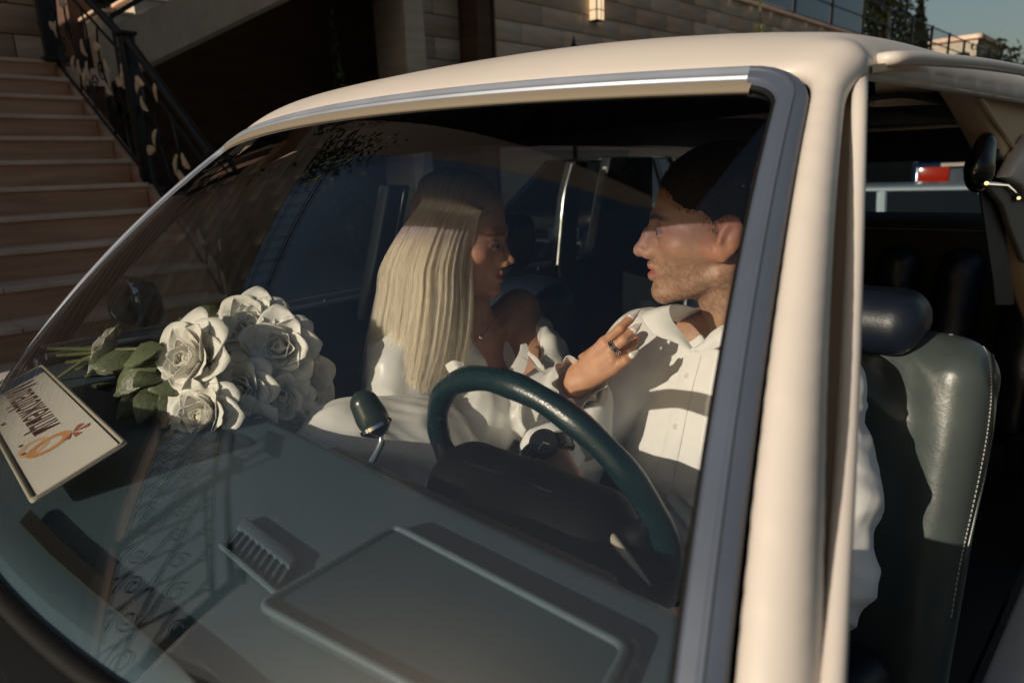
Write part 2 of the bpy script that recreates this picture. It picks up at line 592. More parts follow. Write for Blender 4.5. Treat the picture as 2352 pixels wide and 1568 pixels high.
# ---- lower stairs
NOSE = lambda k: (-3.0 - 0.28 * k, 0.65 + 0.165 * k)
stairs = thing('staircase', 'brown stone steps climbing to a landing beside the limousine', 'stairs', (-2.1, -0.7, 0))
for k in range(-3, 11):
    X, Z = NOSE(k)
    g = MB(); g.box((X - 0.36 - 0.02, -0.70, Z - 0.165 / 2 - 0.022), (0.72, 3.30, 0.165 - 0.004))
    st_ = g.build('step', M2['riser'], stairs)
    # the tread slab, laid in lengths with fine joints
    for y0, y1 in ((-2.36, -1.20), (-1.196, -0.08), (-0.076, 0.965)):
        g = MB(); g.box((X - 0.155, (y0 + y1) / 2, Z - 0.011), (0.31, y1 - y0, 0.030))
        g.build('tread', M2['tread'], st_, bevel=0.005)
g = MB(); g.box((-7.1, -1.0, 2.22), (2.2, 4.8, 0.14)); g.build('landing', M2['tread'], stairs)
g = MB(); g.prism([(-1.9, 0.955, 0), (-2.2, 0.955, 0.12), (-5.85, 0.955, 2.27), (-5.85, 0.955, 0)], (0, 0.08, 0)); g.build('side_wall', M2['riser'], stairs)


def leaf_vf(c, d, nrm, L_, W_):
    d = unit(d); nrm = unit(nrm); s = unit(np.cross(d, nrm)); nrm = np.cross(s, d)
    pr = [(0, .08), (.25, .42), (.5, .5), (.75, .34), (1, .02)]
    v = []
    for t, w in pr:
        for q in (-1, 0, 1):
            v.append(np.array(c) + d * L_ * t + s * q * w * W_ + nrm * (0.12 * L_ * math.sin(t * 3.1) - abs(q) * 0.10 * W_))
    f = []
    for i in range(4):
        for j in range(2):
            f.append((i * 3 + j, i * 3 + j + 1, i * 3 + 4 + j, i * 3 + 3 + j))
    n = len(v)
    v += [p - nrm * 0.004 * L_ / 0.1 for p in v]
    f += [tuple(i + n for i in q[::-1]) for q in f[:]]
    return v, f


def scroll(c, ux, uz, r, turns=1.4, a0=0.0, sgn=1):
    return [np.array(c) + (r * (1 - 0.72 * t)) * (math.cos(a0 + sgn * t * turns * 2 * math.pi) * ux + math.sin(a0 + sgn * t * turns * 2 * math.pi) * uz) for t in np.linspace(0, 1, 30)]


def iron_panel(parent, A0, A1, H, gold=True, seed=0, step=0.30, br=0.0075):
    """a sloping railing panel from A0 to A1 (bottom line), height H: rails, curved bars, scrolls and gilded leaves"""
    rg = np.random.default_rng(seed)
    A0, A1 = np.array(A0, float), np.array(A1, float)
    up = np.array([0, 0, 1.0]); d = A1 - A0; ln = np.linalg.norm(d); ux = d / ln
    hn = unit(np.array([ux[0], ux[1], 0])); nrm = np.cross(hn, up)
    g = MB(); g.tube([A0 + up * H, A1 + up * H], 0.026, 10); g.build('handrail', M2['iron'], parent, smooth=True)
    for hh, rr in ((H - 0.13, .010), (0.03, .012)):
        g = MB(); g.tube([A0 + up * hh, A1 + up * hh], rr, 8); g.build('rail', M2['iron'], parent, smooth=True)
    n = max(2, int(ln / step))
    for i in range(n):
        q = (i + 0.5) / n; b = A0 + d * q
        amp = 0.06 * (1 if i % 2 else -1)
        pts = [b + up * (0.03 + (H - 0.16) * t) + hn * amp * math.sin(t * 2 * math.pi) for t in np.linspace(0, 1, 14)]
        g = MB(); g.tube(pts, br, 7); g.build('baluster', M2['iron'], parent, smooth=True)
        for hh, sg in ((0.25, 1), (0.55, -1)) if i % 2 == 0 or gold else ():
            c = b + up * H * hh + hn * 0.05 * sg
            g = MB(); g.tube(scroll(c, hn, up, 0.075, 1.3, rg.random() * 6, sg), 0.006, 6); g.build('scroll', M2['iron'], parent, smooth=True)
        if gold:
            for _ in range(3):
                c = b + up * (H * (0.15 + 0.65 * rg.random())) + hn * rg.normal() * 0.07 - nrm * 0.012 * (1 if nrm[1] > 0 else -1)
                an = rg.random() * 6.28
                v, f = leaf_vf(c, math.cos(an) * hn + math.sin(an) * up, -nrm if nrm[1] > 0 else nrm, 0.115 + 0.05 * rg.random(), 0.065)
                g = MB(); g.add(v, f); g.build('gilded_leaf', M2['gold'], parent, smooth=True)


def iron_post(parent, p, h, w=0.075):
    g = MB(); g.box((p[0], p[1], p[2] + h / 2), (w, w, h)); po = g.build('post', M2['iron'], parent, bevel=0.006)
    g = MB(); g.box((p[0], p[1], p[2] + h + 0.012), (w + 0.03, w + 0.03, 0.024)); g.build('cap', M2['iron'], po, bevel=0.006)
    g = MB(); g.box((p[0], p[1], p[2] + 0.02), (w + 0.06, w + 0.06, 0.04)); g.build('foot', M2['iron'], po, bevel=0.006)


rail_r = thing('stair_railing', 'black wrought iron railing with gilded leaves beside the brown steps, near the limousine roof', 'railing', (-4.2, 1.0, 1.2))
iron_post(rail_r, (-4.25, 1.01, 1.24), 1.02, 0.085)
iron_post(rail_r, (-5.80, 0.96, 2.29), 0.95, 0.11)
iron_post(rail_r, (-2.86, 0.92, 0.52), 0.92, 0.075)
iron_panel(rail_r, (-5.74, 0.96, 2.24), (-4.29, 1.00, 1.36), 0.90, seed=3)
iron_panel(rail_r, (-4.21, 1.00, 1.34), (-2.90, 0.92, 0.52), 0.90, seed=4)
g = MB(); g.tube([at_x(255, 38, -6.2), at_x(420, -60, -6.2)], 0.022, 8)
up_rail = thing('flight_handrail', 'thin black handrail rising along the upper stair flight', 'handrail', tuple(at_x(255, 38, -6.2)))
g.build('rail_bar', M2['iron'], up_rail, smooth=True)
g = MB(); g.tube([at_x(255, 38, -6.2), at_x(255, 38, -6.2) - np.array([0, 0, 0.6])], 0.016, 8); g.build('post', M2['iron'], up_rail, smooth=True)

# left flank wall of the stairs and its railing (out of frame, seen mirrored in the windshield; it also shades the steps)
flank = thing('flank_wall', 'sloping stone flank wall along the far-left side of the brown steps', 'wall', (-4, -2.6, 0))
g = MB(); g.prism([(-1.15, -2.66, 0), (-1.15, -2.66, 1.12), (-2.2, -2.66, 1.78), (-6.4, -2.66, 4.70), (-6.6, -2.66, 4.70), (-6.6, -2.66, 4.10), (-8.2, -2.66, 4.10), (-8.2, -2.66, 0)], (0, 0.28, 0)); g.build('wall_body', M2['brownwall'], flank)  # low rear length added out of view to shade the stringer's end
g = MB(); g.prism([(-1.10, -2.70, 1.122), (-2.2, -2.70, 1.784), (-6.4, -2.70, 4.704), (-6.4, -2.70, 4.78), (-2.18, -2.70, 1.86), (-1.10, -2.70, 1.19)], (0, 0.36, 0)); g.build('coping', M2['tread'], flank)
rail_l = thing('stair_railing', 'black wrought iron railing on the sloping flank wall, mirrored in the windshield', 'railing', (-3, -2.6, 2.0))
for a, b, sd in (((-1.15, -2.52, 1.22), (-2.18, -2.52, 1.88), 5), ((-2.22, -2.52, 1.92), (-3.55, -2.52, 2.84), 6), ((-3.6, -2.52, 2.88), (-5.0, -2.52, 3.85), 7), ((-5.05, -2.52, 3.88), (-6.35, -2.52, 4.78), 8)):
    iron_panel(rail_l, a, b, 0.95, gold=False, seed=sd, step=0.13, br=0.010)
    for h0, h1 in ((0.80, 0.74), (0.10, 0.80)):
        g = MB(); g.tube([np.array(a) + (0, 0, h0), np.array(b) + (0, 0, h1)], 0.013, 6); g.build('brace', M2['iron'], rail_l)
    iron_post(rail_l, (b[0], b[1], b[2] - 0.05), 1.05, 0.06)
iron_post(rail_l, (-1.12, -2.52, 1.16), 1.05, 0.06)
# lantern on the railing post
lan = thing('post_lantern', 'black iron lantern on the flank railing, mirrored in the windshield', 'lantern', (-2.2, -2.52, 2.9))
for sx in (-1, 1):
    for sy in (-1, 1):
        g = MB(); g.tube([(-2.2 + sx * .05, -2.52 + sy * .05, 2.95), (-2.2 + sx * .085, -2.52 + sy * .085, 3.30)], 0.009, 6); g.build('frame_bar', M2['iron'], lan)
g = MB(); g.prism([(-2.31, -2.63, 3.30), (-2.09, -2.63, 3.30), (-2.09, -2.41, 3.30), (-2.31, -2.41, 3.30)], (0, 0, 0.03)); g.tube([(-2.2, -2.52, 3.33), (-2.2, -2.52, 3.46)], [0.09, 0.01], 8); g.build('lantern_top', M2['iron'], lan)
g = MB(); g.box((-2.2, -2.52, 2.94), (0.13, 0.13, 0.03)); g.build('lantern_base', M2['iron'], lan)

# terrace wall behind the landing with its fence against the sky (mirrored in the glass)
ter = thing('terrace_wall', 'brown stone-clad wall behind the stair landing', 'wall', (-8.2, 0, 0))
g = MB(); g.box((-8.5, -1.6, 3.1), (0.5, 7.4, 6.3)); g.build('wall_body', M2['mortar'], ter)
for r in range(13):
    y = -5.2 - 0.4 * (r % 2)
    while y < 2.0:
        w_ = 0.85
        if y + w_ > -5.2:
            a, b = max(y, -5.2) + 0.006, min(y + w_, 2.08) - 0.006
            z0 = 2.30 + r * 0.30
            g = MB(); g.box((-8.235 + 0.006 * RNG.random(), (a + b) / 2, z0 + 0.15), (0.04, b - a, 0.288))
            g.build('stone_panel', M2['stone_b'] if RNG.random() < .6 else M2['stone'], ter, bevel=0.003, seg=1)
        y += w_
tf = thing('terrace_fence', 'tall black fence of thin bars on the terrace, mirrored in the windshield', 'fence', (-8.4, 0, 6.2))
for hh in (6.45, 6.95, 7.05):
    g = MB(); g.tube([(-8.3, -5.2, hh), (-8.3, 2.1, hh)], 0.018, 6); g.build('rail', M2['iron'], tf)
for y in np.arange(-5.1, 2.1, 0.30):
    g = MB(); g.box((-8.3, y, 6.72), (0.02, 0.02, 0.95)); g.build('bar', M2['iron'], tf)

# ---- upper flight, rising away from the camera along the building
uf = thing('upper_flight', 'concrete stair flight rising above the dark passage', 'stairs', (-6.8, 2.4, 2.3))
ya, za = 1.52, 2.235; sl_ = 0.52; L_ = 6.2
g = MB(); g.prism([(-6.50, ya, za), (-6.50, ya + L_, za + sl_ * L_), (-6.50, ya + L_, za + sl_ * L_ + 0.45), (-6.50, ya, za + 0.45)], (-0.30, 0, 0)); g.build('stringer', M2['concrete'], uf)
for k in range(20):
    y0 = ya + 0.02 + k * 0.31; z0 = za + 0.45 + sl_ * (y0 - ya)
    g = MB(); g.prism([(-6.515, y0, z0 + 0.002), (-6.515, y0 + 0.31, z0 + 0.002 + 0.161), (-6.515, y0 + 0.31, z0 + 0.166), (-6.515, y0, z0 + 0.166)][::1] if False else [(-6.515, y0 + 0.31, z0 + 0.163), (-6.515, y0 + 0.02, z0 + 0.163), (-6.515, y0 + 0.02, z0 + 0.012)], (-1.5, 0, 0)); so = g.build('step', M2['stucco'], uf)
    g = MB(); g.box((-7.26, y0 + 0.15, z0 + 0.18), (1.52, 0.34, 0.03)); g.build('tread', M2['tread'], so, bevel=0.005)
g = MB(); g.prism([(-6.80, ya + .3, za + 0.1), (-6.80, ya + L_, za + sl_ * (L_ - .3) + 0.1), (-6.80, ya + L_, za + sl_ * (L_ - .3) + 0.2), (-6.80, ya + .3, za + .2)], (-1.3, 0, 0)); g.build('flight_slab', M2['concrete'], uf)
# dark passage under it
pas = thing('passage', 'deep dark passage in brown stone under the upper flight', 'passage', (-9, 3.5, 0))
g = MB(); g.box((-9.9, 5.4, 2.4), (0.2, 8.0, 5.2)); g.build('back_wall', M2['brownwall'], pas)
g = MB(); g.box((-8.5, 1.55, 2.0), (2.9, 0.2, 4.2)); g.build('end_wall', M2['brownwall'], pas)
g = MB(); g.box((-9.0, 4.6, 4.92), (3.6, 6.4, 0.16)); g.build('ceiling_slab', M2['concrete'], pas)
# tall dark building added out of view, to darken the windshield's reflection
tb_ = thing('reflection_blocker', 'unseen tall dark building added above the passage to darken the windshield reflection', 'building', (-12.8, 8, 5))
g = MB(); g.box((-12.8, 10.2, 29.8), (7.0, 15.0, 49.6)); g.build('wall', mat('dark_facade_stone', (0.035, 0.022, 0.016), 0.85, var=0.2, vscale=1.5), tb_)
for zz in np.arange(7.0, 34, 3.1):
    for yy in np.arange(3.9, 17, 2.2):
        g = MB(); g.box((-9.29, yy, zz), (0.06, 1.1, 1.6)); fo_ = g.build('window', M2['iron'], tb_)
        g = MB(); g.box((-9.25, yy, zz), (0.03, 0.96, 1.46)); g.build('pane', M2['win'], fo_)
# ---- right-hand building wall with stone panels
bw = thing('retaining_wall', 'long travertine-clad retaining wall with a coping and wall lantern', 'wall', (-7.2, 14, 0))
g = MB(); g.box((-7.35, 34.1, 2.40), (0.60, 53.8, 4.80)); g.build('wall_body', M2['mortar'], bw)
g = MB(); g.box((-7.32, 34.1, 4.845), (0.74, 53.9, 0.09)); g.build('coping', M2['tread'], bw, bevel=0.01)
for r in range(8):
    y = 7.2 - 0.5 * (r % 2)
    z0 = 2.32 + r * 0.31
    while y < 24:
        w_ = 1.05
        a, b = max(y, 7.2) + 0.006, y + w_ - 0.006
        g = MB(); g.box((-7.045 + 0.008 * RNG.random(), (a + b) / 2, z0 + 0.153), (0.05, b - a, 0.298))
        g.build('stone_panel', M2['stone'] if RNG.random() < .65 else M2['stone_b'], bw, bevel=0.004, seg=1)
        y += w_
g = MB(); g.box((-7.045, 42, 3.55), (0.045, 35.9, 2.45)); g.build('far_cladding', M2['stone'], bw)
g = MB(); g.box((-7.045, 15.6, 1.15), (0.045, 16.8, 2.3)); g.build('lower_cladding', M2['stone_b'], bw)
pier = thing('stone_pier', 'pale stone pier between the dark passage and the clad wall', 'pier', (-7.1, 5.6, 0))
g = MB(); g.box((-7.35, 5.62, 2.6), (0.7, 0.34, 5.2)); g.build('pier_shaft', M2['stone'], pier, bevel=0.01)
pier2 = thing('stone_wall_bay', 'shaded stone wall bay right of the pale pier', 'wall', (-7.4, 6.4, 0))
g = MB(); g.box((-7.75, 6.40, 2.6), (0.5, 1.22, 5.2)); g.build('bay_body', M2['mortar'], pier2)
for r in range(10):
    for a, b in (((5.80, 6.35), (6.35, 6.86)) if r % 2 else ((5.80, 6.86),)):
        g = MB(); g.box((-7.49, (a + b) / 2, 2.2 + r * 0.31), (0.03, b - a - 0.012, 0.298)); g.build('stone_panel', M2['stone'] if RNG.random() < .5 else M2['stone_b'], pier2, bevel=0.004, seg=1)
g = MB(); g.box((-7.45, 7.01, 2.6), (0.75, 0.28, 5.2)); g.build('shade_strip', M2['brownwall'], pier2)  # strip coloured dark to stand for a return face in shade
# wall lantern (lit)
wl_ = thing('wall_lantern', 'lit cream glass wall lantern on the travertine wall', 'lantern', (-6.95, 9.65, 3.9))
lc = at_x(1371, 22, -6.93)
g = MB(); g.box(lc + np.array([0, 0, 0.08]), (0.16, 0.20, 0.52)); g.build('glass_box', mat('lamp_glass', (0.7, 0.6, 0.45), 0.4, emit=((1.0, 0.72, 0.42), 1.1)), wl_, bevel=0.006)
for dy in (-0.105, 0.02, 0.105):
    g = MB(); g.box(lc + np.array([0.075, dy, 0.08]), (0.02, 0.014, 0.53)); g.build('lantern_bar', M2['iron'], wl_)
for dz in (-0.185, -0.02, 0.345):
    g = MB(); g.box(lc + np.array([0.0, 0, dz]), (0.17, 0.215, 0.014)); g.build('lantern_bar', M2['iron'], wl_)
# fence on the retaining wall
wf2 = thing('wall_fence', 'dark metal fence with posts and glass panels on top of the retaining wall', 'fence', (-7.3, 30, 4.9))
for i, y in enumerate(np.arange(13.4, 60, 2.55)):
    g = MB(); g.box((-7.3, y, 5.52), (0.09, 0.09, 1.30)); g.build('post', M2['iron'], wf2)
for hh in (5.05, 5.58, 6.12):
    g = MB(); g.tube([(-7.3, 8.0, hh), (-7.3, 60, hh)], 0.024, 6); g.build('rail', M2['iron'], wf2)
for i, y in enumerate(np.arange(8.3, 23.5, 2.55)):
    g = MB(); g.box((-7.3, y + 1.27 - .0, 5.57), (0.02, 2.3, 0.98)); g.build('glass_panel', M2['bluegl'], wf2)
for y in np.arange(26, 60, 0.32):
    g = MB(); g.box((-7.3, y, 5.58), (0.018, 0.018, 1.06)); g.build('bar', M2['iron'], wf2)
# post with a finial in front of the wall
fp = at_x(1318, 112, -6.4)
pf = thing('finial_post', 'slim dark iron post with a pointed finial behind the car roof', 'post', (fp[0], fp[1], 0))
g = MB(); g.tube([(fp[0], fp[1], 0), (fp[0], fp[1], fp[2] - 0.05)], 0.04, 10); g.build('shaft', M2['iron'], pf, smooth=True)
g = MB(); g.ball(fp, (0.065, 0.065, 0.08), 12, 8); g.tube([fp + (0, 0, .06), fp + (0, 0, .20)], [0.035, 0.004], 8); g.build('finial', M2['iron'], pf, smooth=True)


def leaf_cloud(name, cen, rad, n, size, m, parent, seed, cone=False):
    rg = np.random.default_rng(seed); cen = np.array(cen); rad = np.array(rad)
    v = np.zeros((n * 4, 3), np.float32); q = np.arange(n * 4).reshape(-1, 4)
    cl = rg.normal(size=(max(6, n // 60), 3)); cl /= np.linalg.norm(cl, axis=1)[:, None]; cl *= rg.random((len(cl), 1)) ** 0.4
    pick = rg.integers(0, len(cl), n)
    p = cl[pick] + rg.normal(size=(n, 3)) * 0.20
    if cone:
        h = np.clip((p[:, 2] + 1) / 2, 0, 1); p[:, :2] *= (1.05 - 0.95 * h)[:, None]
    p = cen + p * rad
    a = rg.normal(size=(n, 3)); a /= np.linalg.norm(a, axis=1)[:, None]
    b = np.cross(a, rg.normal(size=(n, 3))); b /= np.linalg.norm(b, axis=1)[:, None]
    s = size * (0.6 + 0.8 * rg.random((n, 1)))
    v[0::4] = p - a * s; v[1::4] = p - b * s * .45; v[2::4] = p + a * s; v[3::4] = p + b * s * .45
    return put(name, np_mesh(name, v.astype(float), q, smooth=False), m, parent)


def tree(name, label, x, y, h, r, seed, m, cone=True, group=None, cat='tree', n=2600, base=0.0, size=0.13):
    t = thing(name, label, cat, (x, y, base), group)
    g = MB(); g.tube([(x, y, base), (x + .05, y, base + h * .5), (x, y + .05, base + h * .9)], [r * .10, r * .06, r * .02], 8); g.build('trunk', M2['bark'], t, smooth=True)
    leaf_cloud('crown', (x, y, base + h * .56), (r, r, h * .46), n, size, m, t, seed, cone)
    return t


c_ = at_x(1745, 45, -6.3)
tree('cypress_shrub', 'small pale green cypress in front of the travertine wall', c_[0], c_[1], 4.35, 0.45, 21, M2['leaf2'], cat='shrub', n=1600, size=0.06)
for i, (x, y, h, r, lab) in enumerate(((-10.4, 29.0, 10.0, 1.9, 'dark conifer just behind the last glass fence panel'), (-11.0, 37.5, 11.5, 3.0, 'broad tall conifer behind the fence, standing against the sky'), (-10.2, 40.0, 8.3, 1.6, 'lower conifer right of the broad one behind the fence'))):
    tree('conifer_tree', lab, x, y, h, r, 30 + i, M2['leaf'], group='conifers behind the fence', n=5200, size=0.15)
for i, (x, y, h, r, lab) in enumerate(((-9.5, 50, 6.8, 2.2, 'round bush by the far end of the fence'), (-9.6, 60, 8.2, 3.0, 'larger bush beyond the fence end against the sky'), (-9.0, 72, 8.4, 3.2, 'farthest bush on the skyline at the right'))):
    tree('skyline_bush', lab, x, y, h, r, 40 + i, M2['leaf'], cone=False, group='bushes on the skyline', cat='bush', n=2600, size=0.2)
tree('dark_cypress', 'dark slim cypress in the shade of the passage', -7.6, 4.7, 2.9, 0.4, 51, M2['leaf'], cat='shrub', n=1400, size=0.06)
tree('terrace_tree', 'leafy tree rising beyond the terrace fence, mirrored in the windshield', -9.6, 1.5, 8.3, 1.25, 52, M2['leaf'], cone=False, n=5200, size=0.10)
for i, (x, y, w_, h_, lab) in enumerate(((-14.5, 68, 4, 9.7, 'far cream apartment house behind the fence'), (-19, 40, 8, 11.5, 'pale block with dark windows behind the conifers'))):
    hb_ = thing('far_house', lab, 'house', (x, y, 0))
    g = MB(); g.box((x, y, h_ / 2), (w_, 9, h_)); g.build('wall', M2['stucco'], hb_)
    g = MB(); g.box((x, y, h_ + 0.15), (w_ + .6, 9.6, 0.3)); g.build('roof', M2['tread'], hb_)
    for yy in np.arange(-3.2, 3.3, 1.6):
        for zz in np.arange(h_ - 1.6, 2, -2.9):
            g = MB(); g.box((x + w_ / 2 + 0.01, y + yy, zz), (0.08, 0.9, 1.4)); g.build('window', M2['win'], hb_)
    for xx in np.arange(-w_ / 2 + 1.2, w_ / 2, 1.9):
        for zz in np.arange(h_ - 1.6, 2, -2.9):
            g = MB(); g.box((x + xx, y - 4.51, zz), (0.9, 0.08, 1.4)); g.build('window', M2['win'], hb_)


# ---- parked cars seen through the limousine's windows
def parked(label, x, y, rz, paint, kind='sedan', zs=1.0):
    t = thing('parked_car', label, 'car', (x, y, 0), 'cars parked behind the limousine')
    c, s = math.cos(rz), math.sin(rz)
    R3 = np.array([[c, -s, 0], [s, c, 0], [0, 0, 1]])
    def W(p): return np.array([x, y, 0]) + R3 @ (np.array(p, float) * np.array([1, 1, zs]))
    def build(name, mb, m, parent=t, **kw):
        mb.v = [tuple(W(p)) for p in mb.v]; return mb.build(name, m, parent, **kw)
    # local: +y is the tail
    g = MB(); L2, Wd = 2.2, 0.86
    prof = [(-L2, .35), (-L2, .62), (-1.9, .74), (-.95, .86), (1.5, .90), (L2 - .05, .86), (L2, .45), (L2 - .1, .30), (-L2 + .1, .28)]
    g.prism([(-Wd, a, b) for a, b in prof], (2 * Wd, 0, 0)); bd = build('body', g, paint, bevel=0.06, seg=3)
    if kind == 'hatch': top = [(-1.0, .86), (-.25, 1.42), (1.5, 1.45), (2.08, .90)]
    else: top = [(-1.0, .86), (-.3, 1.38), (.85, 1.38), (1.62, .90)]
    g = MB(); n = len(top)
    v = [(-.80 if b < 1 else -.62, a, b) for a, b in top] + [(.80 if b < 1 else .62, a, b) for a, b in top]
    g.add(v, [(0, 1, 2, 3), (4, 7, 6, 5)] + [(i, 4 + i, 4 + (i + 1) % 4, (i + 1) % 4) for i in range(4)]); build('window_glass', g, M2['win'])
    g = MB(); g.prism([(-.63, top[1][0] - .03, top[1][1] + .004), (.63, top[1][0] - .03, top[1][1] + .004), (.63, top[2][0] + .03, top[2][1] + .004), (-.63, top[2][0] + .03, top[2][1] + .004)], (0, 0, .035)); build('roof', g, paint, bevel=0.015)
    for sx in (-1, 1):
        for i, q in ((0, 1), (1, 0), (2, 3)):
            a = top[[0, 1, 2][i]] if False else top[q]; 
        for (a, b) in ((top[0], top[1]), (top[3], top[2]), ((top[0][0] * .35 + top[3][0] * .65 - .45, .88), (top[2][0] - .55, top[2][1]))):
            g = MB(); g.tube([(sx * .805, a[0], a[1]), (sx * .628, b[0], b[1])], 0.035, 8); build('window_pillar', g, paint, smooth=True)
        g = MB(); g.box((sx * .62, L2 - .01, .74), (.34, .06, .17)); build('tail_light', g, mat('tail_lamp', (0.45, 0.02, 0.008), 0.15, emit=((1, 0.05, 0.01), 0.10)), bevel=0.015)
        g = MB(); g.box((sx * .62, -L2 + .01, .66), (.34, .06, .14)); build('headlight', g, M2['bluegl'], bevel=0.015)
        for wy in (-1.35, 1.35):
            g = MB(); g.tube([(sx * .70, wy, .31), (sx * .88, wy, .31)], .31, 20); wo_ = build('wheel', g, M2['iron'], smooth=True)
            g = MB(); g.tube([(sx * .86, wy, .31), (sx * .885, wy, .31)], .19, 16); build('rim', g, M['chrome'] if 'M' in globals() and 'chrome' in M else M2['tread'], wo_, smooth=True)
    g = MB(); g.box((0, L2 + .005, .66), (.52, .02, .115)); pl = build('number_plate', g, mat('plate_white', (.7, .7, .68), .5))
    g = MB(); g.box((-.238, L2 + .017, .66), (.045, .006, .112)); build('plate_band', g, mat('plate_blue', (.03, .10, .35), .5), pl)
    g = MB(); g.box((0, L2 + .01, .84), (1.1, .03, .03)); build('chrome_bar', g, M2['tread'])
    g = MB(); g.box((0, L2 + .02, .42), (1.64, .10, .16)); build('bumper', g, paint, bevel=0.04)
    return t
# ------------------------------------------------------------------ the classic limousine
M = {}
M['cream'] = mat('cream_paint', (0.60, 0.545, 0.485), 0.46, var=0.04, vscale=3.0, bump=0.012, bscale=300, coat=0.12)
M['steel'] = mat('bright_trim', (0.30, 0.33, 0.385), 0.50, metal=0.45, var=0.06, vscale=12, bump=0.015, bscale=90)
M['pillar_steel'] = mat('matte_pillar_trim', (0.070, 0.088, 0.122), 0.45, metal=0.0, spec=0.35, var=0.08, vscale=10, bump=0.02, bscale=90)
M['chrome'] = mat('chrome', (0.75, 0.75, 0.74), 0.08, metal=1.0)
M['rubber'] = mat('black_rubber', (0.005, 0.005, 0.005), 0.7, spec=0.2)
M['dash'] = mat('dash_vinyl', (0.062, 0.100, 0.124), 0.48, var=0.06, vscale=30, bump=0.10, bscale=700, spec=0.4)
M['dash_panel'] = mat('dash_panel_vinyl', (0.030, 0.056, 0.075), 0.48, var=0.08, vscale=14, bump=0.08, bscale=700, spec=0.4)
M['dark'] = mat('dark_trim', (0.010, 0.011, 0.012), 0.6, var=0.1)
M['liner'] = mat('headliner_cloth', (0.018, 0.017, 0.016), 0.95)
M['wheel'] = mat('wheel_leather', (0.005, 0.021, 0.024), 0.27, var=0.10, vscale=25, bump=0.10, bscale=420, spec=0.8)
M['hub'] = mat('hub_vinyl', (0.0025, 0.003, 0.0035), 0.65, spec=0.12)
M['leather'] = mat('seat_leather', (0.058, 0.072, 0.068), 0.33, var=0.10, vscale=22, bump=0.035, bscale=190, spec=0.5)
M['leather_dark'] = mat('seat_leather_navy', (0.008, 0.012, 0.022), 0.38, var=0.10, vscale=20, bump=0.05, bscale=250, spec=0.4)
M['thread'] = mat('white_thread', (0.45, 0.44, 0.40), 0.8)
M['door_card'] = mat('door_card_vinyl', (0.010, 0.024, 0.045), 0.42, var=0.08, vscale=10, bump=0.06, bscale=400)
M['innercream'] = mat('cream_inner_vinyl', (0.70, 0.52, 0.34), 0.6, var=0.07, vscale=10, bump=0.05, bscale=120)
M['greypanel'] = mat('grey_header_panel', (0.115, 0.120, 0.105), 0.6, var=0.06)
M['windshield'] = glass_mat('windshield_glass', (0.955, 0.960, 0.945), 1.64, band=(1.268, 1.3050, (0.68, 0.67, 0.80), (0.08, 0.08, 0.10)), dirt=0.10)
M['winglass'] = glass_mat('window_glass', (0.80, 0.86, 0.88), 1.5)
M['tintglass'] = glass_mat('rear_glass', (0.62, 0.70, 0.74), 1.5)

car = thing('limousine', 'cream classic limousine with its driver door open and a couple inside', 'car', (0.0, 1.2, 0.0))


def WS(s, t):
    """the windshield's outer face, s = -1 passenger side .. 1 driver side, t = 0 cowl .. 1 header"""
    xb, xt = 0.806, 0.648
    yb, yt = -0.645 + 0.180 * s * s, -0.105 + 0.105 * s * s
    zb, zt = 0.900 - 0.004 * s * s, 1.383 - 0.019 * s * s
    bow = 0.030 * 4 * t * (1 - t)
    return np.array([s * (xb + (xt - xb) * t), yb + (yt - yb) * t - bow * 0.70, zb + (zt - zb) * t + bow * 0.55])


def WSn(s, t):
    e = 1e-3
    a = WS(s + e, t) - WS(s - e, t); b = WS(s, t + e) - WS(s, t - e)
    return unit(np.cross(a, b))


glass = shell('windshield', lambda u, v: WS((2 * u - 1) * 0.995, v), 33, 25, 0.005, M['windshield'], car)

# path round the glass opening with rounded upper corners: list of (s, t)
path_st = [(1, t) for t in np.linspace(-0.02, 0.95, 26)]
path_st += [(1 - 0.045 * (1 - math.cos(a)), 0.95 + 0.05 * math.sin(a)) for a in np.linspace(0.15, math.pi / 2 - 0.15, 6)]
path_st += [(s, 1.0) for s in np.linspace(0.955, -0.955, 50)]
path_st += [(-1 + 0.045 * (1 - math.cos(a)), 0.95 + 0.05 * math.sin(a)) for a in np.linspace(math.pi / 2 - 0.15, 0.15, 6)]
path_st += [(-1, t) for t in np.linspace(0.95, -0.02, 26)]
gp = np.array([WS(s, t) for s, t in path_st])
gn = np.array([WSn(s, min(t, 1)) for s, t in path_st])
gt = np.gradient(gp, axis=0); gt /= np.linalg.norm(gt, axis=1)[:, None]
gw = np.cross(gt, gn); gw /= np.linalg.norm(gw, axis=1)[:, None]
if gw[10][0] < 0: gw = -gw


def sweep(name, prof, m, a=0, b=None, parent=car, smooth=True, label=None):
    """prof: list of (w, n) carried along the glass edge path[a:b] (closed ring)"""
    idx = list(range(a, len(gp) if b is None else b)); k = len(prof)
    v = [gp[i] + gw[i] * w + gn[i] * h for i in idx for w, h in prof]
    f = [(i * k + j, i * k + (j + 1) % k, (i + 1) * k + (j + 1) % k, (i + 1) * k + j) for i in range(len(idx) - 1) for j in range(k)]
    f += [tuple(range(k)), tuple(range((len(idx) - 1) * k, len(idx) * k))[::-1]]
    mb = MB(); mb.add(v, f)
    return mb.build(name, m, parent, smooth=smooth, label=label)


